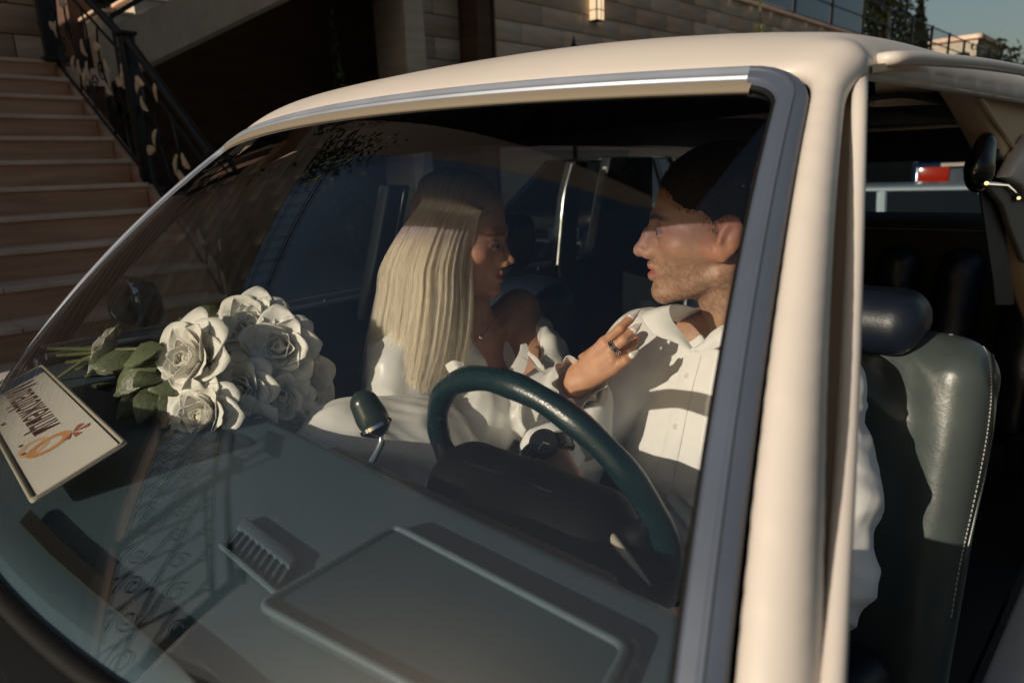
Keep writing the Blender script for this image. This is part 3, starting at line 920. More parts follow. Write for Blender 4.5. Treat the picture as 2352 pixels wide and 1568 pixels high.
# header trim: lip toned olive for its shadow side, bright bead, grey-blue channel, bright bead
NP = 32   # index where the driver pillar ends and the header begins
sweep('windshield_seal', [(-0.002, -0.012), (-0.002, 0.0022), (0.0, 0.004), (0.004, 0.004), (0.004, -0.012)], M['rubber'], 0, NP + 1)
sweep('header_lip', [(-0.006, -0.012), (-0.006, 0.002), (0.002, 0.0065), (0.0065, 0.0065), (0.0065, -0.012)], mat('shadow_side_lip', (0.20, 0.165, 0.115), 0.55), NP - 1, NP + 51)
sweep('header_trim', [(0.0062, -0.006), (0.0062, 0.008), (0.0085, 0.0105), (0.012, 0.0105), (0.0138, 0.008), (0.015, 0.0072), (0.022, 0.0085), (0.0245, 0.0105), (0.0275, 0.0105), (0.029, 0.007), (0.032, 0.006), (0.033, -0.006)], M['steel'], NP - 2, NP + 52)
sweep('pillar_trim', [(0.0016, -0.006), (0.0016, 0.007), (0.0040, 0.011), (0.0095, 0.0122), (0.0138, 0.0128), (0.0150, 0.0150), (0.0178, 0.0152), (0.0191, 0.0130), (0.0245, 0.0115), (0.0292, 0.009), (0.0316, 0.003), (0.0316, -0.006)], M['pillar_steel'], 0, NP + 1)
sweep('pillar_trim', [(0.000, -0.006), (0.000, 0.005), (0.004, 0.009), (0.012, 0.010), (0.016, 0.006), (0.021, 0.006), (0.024, 0.010), (0.031, 0.009), (0.035, 0.003), (0.035, -0.006)], M['steel'], NP + 50, None)
# a small joint sleeve where pillar and header trims meet at the driver's corner
# inner dark frame of the glass
sweep('windshield_inner_frame', [(0.004, -0.030), (0.000, -0.013), (0.006, -0.0128), (0.03, -0.02), (0.045, -0.04), (0.02, -0.045)], M['dark'])

# ---- roof and pillars in one painted skin
R = SDF((-0.80, -0.53, 0.80), (0.92, 1.16, 1.49), 0.0050)
kz = int((1.33 - R.lo[2]) / R.h)
RX = R.ax[0][:, None, None]; RY = R.ax[1][None, :, None]; RZ = R.ax[2][None, None, kz:]


def smax(a, b, k):
    h = np.clip(0.5 - 0.5 * (b - a) / k, 0, 1)
    return b * (1 - h) + a * h + k * h * (1 - h)


def roof_top(x, y):
    return 1.468 - 0.040 * (np.abs(x) / 0.70) ** 3.2 - 0.030 * np.clip((0.30 - y) / 0.45, 0, 2) ** 2 - 0.006 * (y - 0.8) ** 2


def rail_x(y):
    return 0.690 + 0.050 * np.clip((y + 0.0) / 0.9, 0, 1) ** 0.8


def roof_field(RX, RY, RZ):
    d = (RZ - roof_top(RX, RY)) * 0.97
    # forward limit: a plane just proud of the header trim, bowed like the header
    hp = np.array([0.0, -0.012, 1.375 + 0.030]); 
    yh = -0.088 + 0.105 * (RX / 0.648) ** 2
    fwd = ((yh - RY) * 0.66 + (RZ - (1.404 - 0.019 * (RX / 0.648) ** 2)) * 0.75 + 0.004)
    d = smax(d, fwd, 0.035)
    low = -((RY - yh) * 0.75 + (RZ - (1.404 - 0.019 * (RX / 0.648) ** 2)) * 0.66)
    side = np.abs(RX) - rail_x(RY)
    d = smax(d, side, 0.045)
    inner = d + 0.020
    d = smax(d, low, 0.006)
    d = smax(d, -inner, 0.006)
    return d


R.F[:, :, kz:] = np.maximum(roof_field(RX, RY, RZ), 1.372 - RZ).astype(np.float32)
for sg in (1,):
    Pl = SDF(R.lo, R.lo + (R.n - 1) * R.h, R.h) if False else None
pp = []
for t in np.linspace(-0.02, 1.0, 44):
    i = WS(1, t); w = unit(np.cross(WS(1, t) - WS(1, t - 0.05), WSn(1, min(t, 1))))
    if w[0] < 0: w = -w
    pp.append((i, w, WSn(1, min(t, 1.0))))
i0 = int((0.55 - R.lo[0]) / R.h); j1 = int((0.14 - R.lo[1]) / R.h)
Pl = SDF((R.lo[0] + i0 * R.h, R.lo[1], R.lo[2]), (0.92, R.lo[1] + j1 * R.h, R.lo[2] + (R.n[2] - 1) * R.h), R.h)
def pil(i, b0, b1): return b0 + (b1 - b0) * i / (len(pp) - 1)


def pchain(S_, w0, w1, n0, n1, r0, r1, k):
    for i in range(len(pp) - 1):
        (a, wa, na), (b, wb, nb) = pp[i], pp[i + 1]
        S_.cone(a + wa * pil(i, w0, w1) - na * pil(i, n0, n1), b + wb * pil(i + 1, w0, w1) - nb * pil(i + 1, n0, n1), pil(i, r0, r1), pil(i + 1, r0, r1), k)


pchain(Pl, 0.0500, 0.0435, 0.003, 0.003, 0.0170, 0.0150, 0.0004)
tp = pp[-1][0] + pp[-1][1] * 0.0435 - pp[-1][2] * 0.003
Pl.cone(tp, tp + np.array([-0.004, 0.055, 0.026]), 0.0150, 0.018, 0.0004)
Pb = SDF(Pl.lo, Pl.lo + (Pl.n - 1) * Pl.h, Pl.h)
pchain(Pb, 0.0690, 0.0470, 0.006, 0.009, 0.0160, 0.0135, 0.0004)
Pc = SDF(Pl.lo, Pl.lo + (Pl.n - 1) * Pl.h, Pl.h)
pchain(Pc, 0.0800, 0.0490, 0.024, 0.022, 0.0145, 0.0125, 0.0004)
Pb.F = np.minimum(Pb.F, Pc.F)
h_ = np.clip(0.5 + 0.5 * (Pl.F - Pb.F[:Pl.n[0], :Pl.n[1], :Pl.n[2]]) / 0.014, 0, 1)
Pl.F = Pl.F * (1 - h_) + Pb.F * h_ - 0.014 * h_ * (1 - h_)
sl = (slice(i0, i0 + Pl.n[0]), slice(0, Pl.n[1]), slice(0, Pl.n[2]))
Fs = R.F[sl]; Ps = Pl.F[:Fs.shape[0], :Fs.shape[1], :Fs.shape[2]]
h_ = np.clip(0.5 + 0.5 * (Fs - Ps) / 0.035, 0, 1)
R.F[sl] = Fs * (1 - h_) + Ps * h_ - 0.035 * h_ * (1 - h_)
V, Q = R.extract()
roof_me = np_mesh('roof_skin', V, Q, relax=22)
body = put('roof_and_pillar', roof_me, M['cream'], car)


# rest of the roof towards the rear
def rear_roof(u, v):
    x = -0.73 + u * 1.46; y = 1.13 + v * 1.45
    z = float(roof_top(np.array(min(abs(x), 0.71)), np.array(1.13))) - 0.035 * v * v - max(0, abs(x) - 0.69) * 0.9 - 0.002
    return np.array([x, y, z])


shell('rear_roof_panel', rear_roof, 30, 16, 0.012, M['cream'], car)

# drip rail: up the driver pillar, round the corner and back over the open door
rail = [at_d(1908, 1600, 0.425), at_d(1926, 1300, 0.475), at_d(1944, 1000, 0.535), at_d(1957, 700, 0.595), at_d(1967, 420, 0.655), at_d(1973, 240, 0.695)]
rail2 = [at_d(1979, 175, 0.712), at_d(2000, 145, 0.74), at_x(2060, 134, 0.712), at_x(2150, 138, 0.722), at_x(2260, 148, 0.735), at_x(2352, 163, 0.742), at_x(2400, 174, 0.745)]
rp = spline([p - ray(1950, 600) * (0.052 - 0.004 * i) for i, p in enumerate(rail)] + rail2, 90)
rb = MB(); rb.tube(rp, [0.0074] * len(rp), 12)
rb.build('drip_rail', M['cream'], car, smooth=True)
gap_fill = MB(); gap_fill.tube([p + unit(ray(1950, 600)) * 0.040 - CM[:, 0] * 0.013 for p in rp[:52]], [0.0165 - 0.006 * i / 51 for i in range(52)], 12)  # filler behind the rail, coloured brown like cream in shadow
gap_fill.build('gap_shade_filler', mat('gap_shade_brown', (0.40, 0.30, 0.20), 0.8), car, smooth=True)
# door opening: inner flange of the roof and the belt pillar
v = []
cols = [2005, 2060, 2120, 2180, 2235]
fl = MB()


def flange(u, vv):
    x = 2003 + u * 257
    top_y = np.interp(x, [1960, 2060, 2150, 2260, 2352], [146, 137, 141, 152, 167])
    bot_y = np.interp(x, [1960, 2000, 2100, 2200, 2300], [236, 236, 233, 234, 246])
    a = at_x(x, top_y + 6, 0.705); b = at_x(x, bot_y, 0.600)
    p = a + (b - a) * vv
    p[2] += 0.012 * math.sin(vv * math.pi) + (0.006 if 0.44 < vv < 0.50 else 0.0)
    return p


shell('door_opening_flange', flange, 24, 21, 0.008, M['innercream'], car)
fb = MB(); fb.tube([flange(u, 1.0) + np.array([0, 0, -0.002]) for u in np.linspace(0, 0.92, 20)], 0.0042, 8)
fb.build('flange_piping', M['innercream'], car, smooth=True)


def poly_prism(name, pts, X, thick, m, parent=car, bevel=0.006):
    mb = MB(); mb.prism([at_x(px, py, X) for px, py in pts], (-thick, 0, 0))
    return mb.build(name, m, parent, bevel=bevel)


poly_prism('belt_pillar', [(2215, 172), (2250, 232), (2275, 285), (2302, 345), (2312, 420), (2330, 520), (2352, 590), (2400, 760), (2400, 760), (2405, 300), (2390, 190), (2352, 170)], 0.700, 0.05, M['innercream'], bevel=0.012)
poly_prism('belt_pillar_face', [(2352, 352), (2322, 408), (2352, 425), (2385, 480), (2390, 300)], 0.728, 0.026, M['cream'], bevel=0.006)
sb = MB(); sb.tube([at_x(2252, 225, 0.704), at_x(2290, 285, 0.704), at_x(2352, 372, 0.704), at_x(2385, 420, 0.704)], 0.004, 8)
sb.build('pillar_seam', M['innercream'], car, smooth=True)
poly_prism('latch_bracket', [(2268, 421), (2312, 418), (2352, 432), (2385, 452), (2390, 620), (2352, 600), (2322, 520), (2306, 470)], 0.712, 0.012, mat('grey_bracket', (0.17, 0.165, 0.145), 0.55, bump=0.2, bscale=300), bevel=0.003)
bp = MB(); bp.tube([at_x(2340, 455, 0.714), at_x(2340, 455, 0.722)], 0.0068, 14)
bolt = bp.build('bracket_bolt', M['dark'], car, smooth=True)
bp = MB(); bp.tube([at_x(2340, 455, 0.7215), at_x(2340, 455, 0.7245)], 0.0036, 6)
bp.build('bolt_socket', M['chrome'], bolt)
bp = MB(); bp.tube([at_x(2266, 421, 0.716), at_x(2312, 424, 0.718), at_x(2330, 440, 0.718), at_x(2336, 452, 0.718)], 0.0034, 8)
bp.build('bracket_rod', M['chrome'], car, smooth=True)
# belt guide (black, rounded) on the pillar
bg_ = SDF((0.60, 0.55, 1.12), (0.74, 1.15, 1.36), 0.003)
c0 = at_x(2252, 385, 0.690)
bg_.cone(at_x(2262, 345, 0.690), at_x(2250, 388, 0.690), 0.030, 0.040, 0.02, sq=((1, 0, 0), 1.8))
bg_.cone(at_x(2285, 360, 0.690), at_x(2296, 408, 0.690), 0.016, 0.014, 0.02, sq=((1, 0, 0), 1.6))
bg_.ell(at_x(2258, 372, 0.716), (0.012, 0.024, 0.014), 0.008, op='sub')
V, Q = bg_.extract()
put('belt_guide', np_mesh('belt_guide', V, Q, relax=3), mat('black_gloss_plastic', (0.006, 0.006, 0.006), 0.18), car)
bt = MB(); bt.prism([at_x(2246, 400, 0.694), at_x(2296, 412, 0.694), at_x(2330, 700, 0.70), at_x(2290, 700, 0.70)], (-0.003, 0, 0))
bt.build('seat_belt', M['dark'], car)
# lower part of the door opening, dark trim with a thin bright edge
poly_prism('pillar_lower_trim', [(2356, 1010), (2338, 1180), (2300, 1600), (2390, 1620), (2395, 1000)], 0.700, 0.05, M['dark'], bevel=0.01)
sb = MB(); sb.tube([at_x(2353, 1125, 0.703), at_x(2341, 1290, 0.703), at_x(2322, 1600, 0.703)], 0.0016, 6)
sb.build('sill_edge_strip', M['steel'], car, smooth=True)
sb = MB(); sb.box(at_x(2330, 1215, 0.655), (0.02, 0.055, 0.085))
sb.build('seat_adjuster', M['leather'], car, bevel=0.012, seg=3)

# ---- dashboard
dash = thing('x', '', '') if False else None


def dash_top(u, v):
    # v = 0 at the glass, 1 at the rear edge, then rolled over
    s = 2 * u - 1
    yf = -0.652 + 0.180 * s * s; yr = -0.262
    x = s * (0.790 - 0.045 * v)
    if v <= 0.8:
        q = v / 0.8
        y = yf + (yr - yf) * q
        z = 0.9145 + 0.0135 * math.sin(q * math.pi * 0.55) - 0.016 * max(0, 1 - q / 0.10) ** 1.5
    else:
        q = (v - 0.8) / 0.2
        a = q * math.pi * 0.55
        y = yr + 0.028 * math.sin(a); z = 0.9278 - 0.028 * (1 - math.cos(a))
    return np.array([x, y, z])


dash = shell('dashboard', dash_top, 61, 61, 0.006, M['dash'], car)
# instrument binnacle lid: raised frame round a darker recessed panel, in front of the driver
lid = [at_z(600, 1388, 0.938), at_z(910, 1208, 0.938), at_z(1442, 1488, 0.938), at_z(1330, 1720, 0.938)]
lid = [np.array([0.400, -0.500, 0.938]), np.array([0.372, -0.322, 0.938]), np.array([0.660, -0.300, 0.938]), np.array([0.690, -0.440, 0.938])]


def round_loop(P, r, n=5):
    out = []
    k = len(P)
    for i in range(k):
        a, b, c = P[i - 1], P[i], P[(i + 1) % k]
        d1 = unit(a - b); d2 = unit(c - b)
        for t in np.linspace(0, 1, n):
            out.append((b + d1 * r) * (1 - t) ** 2 + 2 * b * t * (1 - t) + (b + d2 * r) * t * t)
    return out


lidp = [at_z(*q, 0.937) for q in ((598, 1390), (908, 1208), (1440, 1486), (1296, 1760))]
loop = round_loop(lidp, 0.012)
fr = MB(); fr.tube(loop, 0.0040, 10, closed=True)
fr.build('binnacle_frame', M['dash'], car, smooth=True)
cen = sum(loop) / len(loop)
pan = MB()
inner = [cen + (p - cen) * 0.985 for p in loop]
pan.add([cen + np.array([0, 0, -0.0005])] + [p + np.array([0, 0, -0.001]) for p in inner], [(0, 1 + i, 1 + (i + 1) % len(inner)) for i in range(len(inner))])
pan.prism([p + np.array([0, 0, -0.012]) for p in inner], (0, 0, 0.0085))
pan.build('binnacle_panel', M['dash_panel'], car)
# outer low rim behind the lid
fr = MB(); fr.tube([p + np.array([0, 0.0, -0.003]) for p in round_loop([at_z(*q, 0.934) for q in ((918, 1186), (1470, 1478), (1330, 1780))], 0.01)[1:-1]][4:11], 0.003, 8)
fr.build('binnacle_outer_bead', M['dash'], car, smooth=True)
sp = MB(); sp.tube([at_z(1295, 1668, 0.935), at_z(1295, 1668, 0.941)], 0.011, 20)
sp.build('light_sensor', M['dark'], car, smooth=True)
# defroster outlet beside it: raised sill, recess and slats
dz = 0.934
a0, a1, a2, a3 = [at_z(*q, dz) for q in ((566, 1180), (690, 1272), (628, 1352), (508, 1252))]
df = MB(); df.prism([a0 + (a3 - a0) * 0.05, a1 + (a2 - a1) * 0.05, a1 + (a2 - a1) * 0.42, a0 + (a3 - a0) * 0.42], (0, 0, -0.010))
dfo = df.build('defroster_sill', M['dash'], car, bevel=0.003)
df = MB(); df.prism([a0 + (a3 - a0) * 0.44 - (0, 0, 0.003), a1 + (a2 - a1) * 0.44 - (0, 0, 0.003), a1 + (a2 - a1) * 0.98 - (0, 0, 0.003), a0 + (a3 - a0) * 0.98 - (0, 0, 0.003)], (0, 0, -0.004))
vent = df.build('defroster_vent', M['dash_panel'], car)
for k in range(9):
    q = 0.06 + k * 0.108
    p0 = a0 + (a1 - a0) * q + (a3 - a0) * 0.46; p1 = a0 + (a1 - a0) * q + (a3 - a0) * 0.92
    sl = MB(); sl.prism([p0, p0 + (a1 - a0) * 0.035, p1 + (a1 - a0) * 0.035, p1], (0, 0, -0.006))
    sl.build('slat', M['dash'], vent)
df = MB(); df.tube([a3 + (a1 - a0) * t for t in (0.0, 0.5, 1.0)], 0.003, 8)
df.build('defroster_bead', M['dash'], car, smooth=True)
sl_pts = [(70, 1168), (141, 1242), (246, 1333), (330, 1400), (430, 1490), (540, 1600)]
sa = [at_z(x, y, 0.9285) for x, y in sl_pts]; sb_ = [at_z(x - 26, y + 30, 0.9275) for x, y in sl_pts]
g = MB()
for i in range(len(sa) - 1):
    g.prism([sa[i], sa[i + 1], sb_[i + 1], sb_[i]], (0, 0, -0.004))
g.build('defroster_slot', M['dark'], car)
# front of the dashboard pad: cowl ledge under the glass
df = MB(); df.prism([at_z(*q, 0.922) for q in ((330, 1440), (420, 1560), (700, 1800), (640, 1560), (470, 1330))], (0, 0, -0.003))
# lower dash face, column shroud
df = MB()
df.prism([(-0.73, -0.250, 0.897), (-0.73, -0.215, 0.86), (-0.73, -0.225, 0.56), (-0.73, -0.40, 0.50), (-0.73, -0.42, 0.897)], (1.46, 0, 0))
df.build('dash_face', M['dark'], car, bevel=0.01)
cw = MB(); cw.prism([(-0.84, -0.66, 0.893), (0.84, -0.66, 0.893), (0.84, -0.42, 0.893), (-0.84, -0.42, 0.893)], (0, 0, -0.02))
cw.build('cowl_panel', M['dark'], car)


def hood_top(u, v):
    s = 2 * u - 1
    y = -0.650 + 0.175 * s * s - 0.008 - v * 1.35
    z = 0.893 - 0.03 * v - 0.05 * v * v - 0.05 * abs(s) ** 4
    return np.array([s * (0.83 + 0.02 * v), y, z])


shell('cowl_grille', lambda u, v: hood_top(u, v * 0.16), 25, 8, 0.012, M['dark'], car)
shell('hood', lambda u, v: hood_top(u, 0.163 + 0.837 * v), 25, 14, 0.012, M['cream'], car)
wl = MB(); wl.tube([WS(s, 0.0) + WSn(s, 0) * 0.004 for s in np.linspace(-0.98, 0.98, 40)], 0.009, 10)
wl.build('windshield_lower_seal', M['rubber'], car, smooth=True)

# ---- steering wheel
WC = np.array([0.403, -0.098, 0.877]); WT = 0.364; WR = 0.190
e1 = np.array([1.0, 0, 0]); e2 = np.array([0, -math.sin(WT), math.cos(WT)]); wnrm = np.array([0, math.cos(WT), math.sin(WT)])
ring = [WC + WR * (math.cos(a) * e1 + math.sin(a) * e2) for a in np.linspace(0, 2 * math.pi, 97)[:-1]]
wb = MB()
wv, wf = tube_vf(ring, [0.0158 + 0.0009 * math.sin(14 * a) for a in np.linspace(0, 2 * math.pi, 97)[:-1]], 20, closed=True)
wb.add(wv, wf)
swheel = wb.build('steering_wheel', M['wheel'], car, smooth=True)
# hub pad: a broad padded bar with sloping shoulders
hub = SDF((0.16, -0.24, 0.70), (0.66, 0.02, 1.03), 0.004)


def wp(x, y, d=0.0):
    return WC + e1 * x + e2 * y - wnrm * d


def hubbar(pts, r, k=0.02):
    for i in range(len(pts) - 1):
        hub.cone(wp(*pts[i]), wp(*pts[i + 1]), r[i], r[i + 1], k, sq=(wnrm, 0.75))


hubbar([(-0.110, 0.020, 0.03), (0.110, 0.020, 0.03)], [0.045, 0.045])
hubbar([(-0.105, -0.030, 0.03), (0.105, -0.030, 0.03)], [0.05, 0.05])
hubbar([(-0.12, 0.005, 0.03), (-0.184, -0.025, 0.004)], [0.034, 0.018])
hubbar([(0.12, 0.005, 0.03), (0.184, -0.025, 0.004)], [0.034, 0.018])
hubbar([(0.0, 0.0, 0.06), (0.0, 0.0, 0.12)], [0.07, 0.075])
hubbar([(-0.15, -0.02, 0.02), (-0.178, 0.045, 0.004)], [0.02, 0.010])
hubbar([(0.15, -0.02, 0.02), (0.178, 0.045, 0.004)], [0.02, 0.010])
V, Q = hub.extract()
put('hub_pad', np_mesh('hub_pad', V, Q, relax=2), M['hub'], swheel)
hb = MB(); hb.tube([wp(-0.09, 0.062, 0.035), wp(-0.02, 0.068, 0.035), wp(0.06, 0.064, 0.03), wp(0.115, 0.045, 0.02)], 0.003, 8)
hb.build('hub_bead', M['hub'], swheel, smooth=True)
col_ = MB(); col_.tube([wp(0, 0, 0.06), wp(0, -0.01, 0.30)], [0.05, 0.06], 16)
col_.build('steering_column', M['dark'], car, smooth=True)
# instrument hood behind the wheel
ih = MB(); ih.prism([(0.62, -0.262, 0.925), (0.62, -0.225, 0.918), (0.62, -0.215, 0.86), (0.62, -0.262, 0.84)], (-0.50, 0, 0))
ih.build('instrument_hood', M['dark'], car, bevel=0.008, seg=3)
# thin pale stalk right of the hub
st = MB(); st.tube([at_d(1342, 1150, 0.80), at_d(1400, 1225, 0.76), at_d(1450, 1290, 0.73), at_d(1492, 1342, 0.70)], [0.0032, 0.0058, 0.0045, 0.0015], 10)
st.build('indicator_stalk', mat('ivory_plastic', (0.36, 0.33, 0.27), 0.35), car, smooth=True)
# shift lever with rounded grip on a bent bright rod
lv = MB(); lv.tube(spline([at_d(815, 1125, 0.93), at_d(838, 1085, 0.94), at_d(862, 1045, 0.95), at_d(877, 1010, 0.955), at_d(868, 985, 0.955), at_d(858, 968, 0.955)], 24), 0.0052, 14)
lever = lv.build('shift_lever', M['chrome'], car, smooth=True)
gr = SDF((0.10, -0.32, 0.85), (0.40, -0.02, 1.10), 0.0022)
ga, gb_ = at_d(858, 966, 0.955), at_d(838, 928, 0.955)
gr.cone(ga, gb_, 0.0205, 0.0175, 0.01); gr.cone(ga + (gb_ - ga) * 0.3, gb_, 0.021, 0.0185, 0.01)
V, Q = gr.extract()
put('grip', np_mesh('grip', V, Q, relax=2), mat('dark_green_knob', (0.022, 0.034, 0.028), 0.28, var=0.1), lever)
ax_ = unit(gb_ - ga)
gr = MB(); gr.tube([ga - ax_ * 0.024, ga - ax_ * 0.018, ga - ax_ * 0.011, ga - ax_ * 0.006], [0.008, 0.0165, 0.0250, 0.0245], 24)
gr.build('collar', M['chrome'], lever, smooth=True)

# ---- seats
def seat_back(X0, X1, Y, top, parentlabel=None, m=None, bulge=0.03, side=1):
    """quilted leather back between X0 and X1"""
    def f(u, v):
        a = u * 2 - 1; b = v
        x = (X0 + X1) / 2 + (X1 - X0) / 2 * a
        edge = (1 - abs(a) ** 6) ** 0.5
        z = 0.42 + (top - 0.42) * (b if b < 0.9 else 0.9 + 0.1 * math.sin((b - 0.9) / 0.1 * math.pi / 2))
        y = Y + 0.10 * b - bulge * edge * (1 - (2 * b - 1) ** 8)
        return np.array([x, y, z])
    return f


def leather_seat(name, X0, X1, Y, top, m, label):
    lo = (X0 - 0.03, Y - 0.12, 0.35); hi = (X1 + 0.03, Y + 0.32, top + 0.30)
    S = SDF(lo, hi, 0.0062)
    cx, hw = (X0 + X1) / 2, (X1 - X0) / 2
    def slab(z0, z1, r, y0, y1, xw):
        for q in np.linspace(-1, 1, 7):
            S.cone((cx + q * (xw - r), y0, z0), (cx + q * (xw - r), y1, z1), r, r, 0.05)
    slab(0.40, top - 0.07, 0.07, Y + 0.04, Y + 0.16, hw)
    # side bolsters
    for sgn in (-1, 1):
        S.cone((cx + sgn * (hw - 0.045), Y + 0.015, 0.40), (cx + sgn * (hw - 0.055), Y + 0.125, top - 0.06), 0.048, 0.045, 0.02)
    V, Q = S.extract()
    # wrinkles near the shoulders
    nz = vnoise(np.stack([V[:, 0] * 18 + V[:, 2] * 10, V[:, 1] * 8, V[:, 2] * 9 - V[:, 0] * 6], 1), 3)
    rd = ridge(np.stack([V[:, 0] * 1.0 + V[:, 2] * 0.9, V[:, 1] * 0.4, V[:, 2] * 0.5 - V[:, 0] * 0.6], 1), (17, 8, 9), 8)
    up_ = np.clip((V[:, 2] - (top - 0.26)) * 6, 0, 1)
    V[:, 1] -= 0.012 * np.clip(rd, -0.5, 1) * up_ * np.clip((X1 - 0.06 - V[:, 0]) * 12, 0, 1) + 0.004 * nz
    return put(name, np_mesh(name, V, Q, relax=2), m, car, label)


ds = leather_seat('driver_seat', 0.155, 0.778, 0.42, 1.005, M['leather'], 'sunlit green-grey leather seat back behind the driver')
bt_ = bvh_of(ds)
for dx in (0, 10):
    pth = [on_surface(bt_, x + dx, y, 0.001) for x, y in spline([(2180, 768), (2228, 772), (2256, 792), (2272, 830), (2277, 900), (2268, 990), (2250, 1090), (2226, 1200), (2204, 1300), (2184, 1420)], 90)]
    pth = [q for q in pth if q is not None]
    if len(pth) < 4: continue
    st = MB()
    if dx == 0:
        for i in range(0, len(pth) - 1):
            st.tube([pth[i] + (pth[i + 1] - pth[i]) * 0.1, pth[i] + (pth[i + 1] - pth[i]) * 0.75], 0.0011, 5)
        o_ = st.build('seam_stitching', M['thread'], ds)
        o_['kind'] = 'stuff'
    else:
        st.tube(pth, 0.0026, 8); st.build('seam_piping', M['leather'], ds, smooth=True)


def headrest(X0, X1, Y, z0, z1, m, seat):
    S = SDF((X0 - 0.02, Y - 0.09, z0 - 0.03), (X1 + 0.02, Y + 0.12, z1 + 0.03), 0.0055)
    for zz in np.linspace(z0 + 0.03, z1 - 0.03, 4):
        q = (zz - z0) / (z1 - z0)
        S.cone((X0 + 0.035, Y + 0.03 * q, zz), (X1 - 0.035, Y + 0.03 * q, zz), 0.036, 0.036, 0.025)
        S.cone((X0 + 0.035, Y + 0.05 + 0.02 * q, zz), (X1 - 0.035, Y + 0.05 + 0.02 * q, zz), 0.034, 0.034, 0.025)
    V, Q = S.extract()
    h = put('headrest', np_mesh('headrest', V, Q, relax=2), m, seat)
    pb = MB(); pb.tube([(X1 - 0.012, Y + 0.0, z0 + 0.012), (X1 - 0.012, Y + 0.01, z1 - 0.01)], 0.003, 6); pb.build('headrest_piping', m, seat)
    return h


headrest(0.27, 0.668, 0.50, 0.985, 1.072, M['leather_dark'], ds)
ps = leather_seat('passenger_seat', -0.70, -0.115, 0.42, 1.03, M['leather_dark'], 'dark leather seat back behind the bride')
headrest(-0.50, -0.24, 0.52, 1.05, 1.185, M['leather_dark'], ps)
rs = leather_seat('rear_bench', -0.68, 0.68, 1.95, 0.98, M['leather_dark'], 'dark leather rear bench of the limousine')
for hx in (-0.40,):
    headrest(hx - 0.13, hx + 0.13, 2.06, 0.99, 1.12, M['leather_dark'], rs)
cush = MB(); cush.box((0.45, 0.10, 0.46), (0.56, 0.56, 0.16)); cush.build('seat_cushion', M['leather_dark'], ds, bevel=0.05, seg=3)
cush = MB(); cush.box((-0.41, 0.10, 0.46), (0.56, 0.56, 0.16)); cush.build('seat_cushion', M['leather_dark'], ps, bevel=0.05, seg=3)
tun = MB(); tun.box((0.02, 0.1, 0.42), (0.22, 0.9, 0.20)); tun.build('centre_console', M['dark'], car, bevel=0.03)
b = MB(); b.box((0, 2.17, 0.72), (1.40, 0.03, 0.62)); b.build('rear_bulkhead', M['liner'], car)
# parcel shelf, floor, firewall, lower body sides, headliner
b = MB(); b.box((0, 2.36, 1.050), (1.36, 0.46, 0.03)); b.build('parcel_shelf', M['liner'], car, bevel=0.008)
b = MB(); b.box((0, 0.9, 0.30), (1.56, 3.4, 0.04)); b.build('floor_pan', M['dark'], car)
b = MB(); b.box((0, -0.72, 0.58), (1.56, 0.05, 0.58)); b.build('firewall', M['dark'], car)


def liner(u, v):
    x = -0.66 + u * 1.30
    y = 0.03 + 0.105 * (x / 0.648) ** 2 - 0.06 + v * 2.45
    z = 1.372 + 0.040 * math.sin(min(1, v * 5) * math.pi / 2) - 0.03 * (abs(x) / 0.66) ** 3 - (0.02 * max(0, v - 0.7) / 0.3)
    return np.array([x, y, z])


shell('headliner', liner, 24, 30, 0.006, M['liner'], car)  # near-black colour holds the shade under the roof
# grey cross panel seen through the door opening and the dark head of the rear window
g = MB(); g.prism([at_x(1940, 242, 0.40), at_x(2252, 246, 0.40), at_x(2248, 284, 0.40), at_x(1940, 300, 0.40)], (-0.05, 0.02, 0))
gp_ = g.build('roof_cross_panel', M['greypanel'], car, bevel=0.006)
g = MB(); g.tube([at_x(1940, 301, 0.402), at_x(2248, 286, 0.402)], 0.006, 8)
g.build('panel_edge', M['innercream'], gp_, smooth=True)
g = MB(); g.prism([(-0.66, 2.40, 1.40), (0.66, 2.40, 1.40), (0.66, 2.40, 1.275), (-0.66, 2.40, 1.275)], (0, 0.03, 0))
g.build('rear_window_header', M['dark'], car)
g = MB(); g.prism([(-0.66, 2.50, 1.42), (0.66, 2.50, 1.42), (0.70, 2.62, 0.97), (-0.70, 2.62, 0.97)], (0, 0.005, 0))
g.build('rear_window', M['tintglass'], car)
for sx in (-1, 1):
    g = MB(); g.prism([(sx * 0.66, 2.30, 1.42), (sx * 0.66, 2.52, 1.42), (sx * 0.72, 2.66, 0.96), (sx * 0.72, 2.30, 0.96)], (sx * 0.03, 0, 0))
    g.build('rear_pillar', M['cream'] if False else M['dark'], car, bevel=0.01)
g = MB(); g.box((0, 3.15, 0.80), (1.70, 1.05, 0.30)); g.build('boot', M['cream'], car, bevel=0.06, seg=4)

# ---- passenger side: doors with windows, chrome frames
SX = -0.76


def side_panel(name, y0, y1, z0, z1, x, thick, m, bevel=0.01):
    g = MB(); g.box((x - thick / 2, (y0 + y1) / 2, (z0 + z1) / 2), (thick, y1 - y0, z1 - z0))
    return g.build(name, m, car, bevel=bevel)


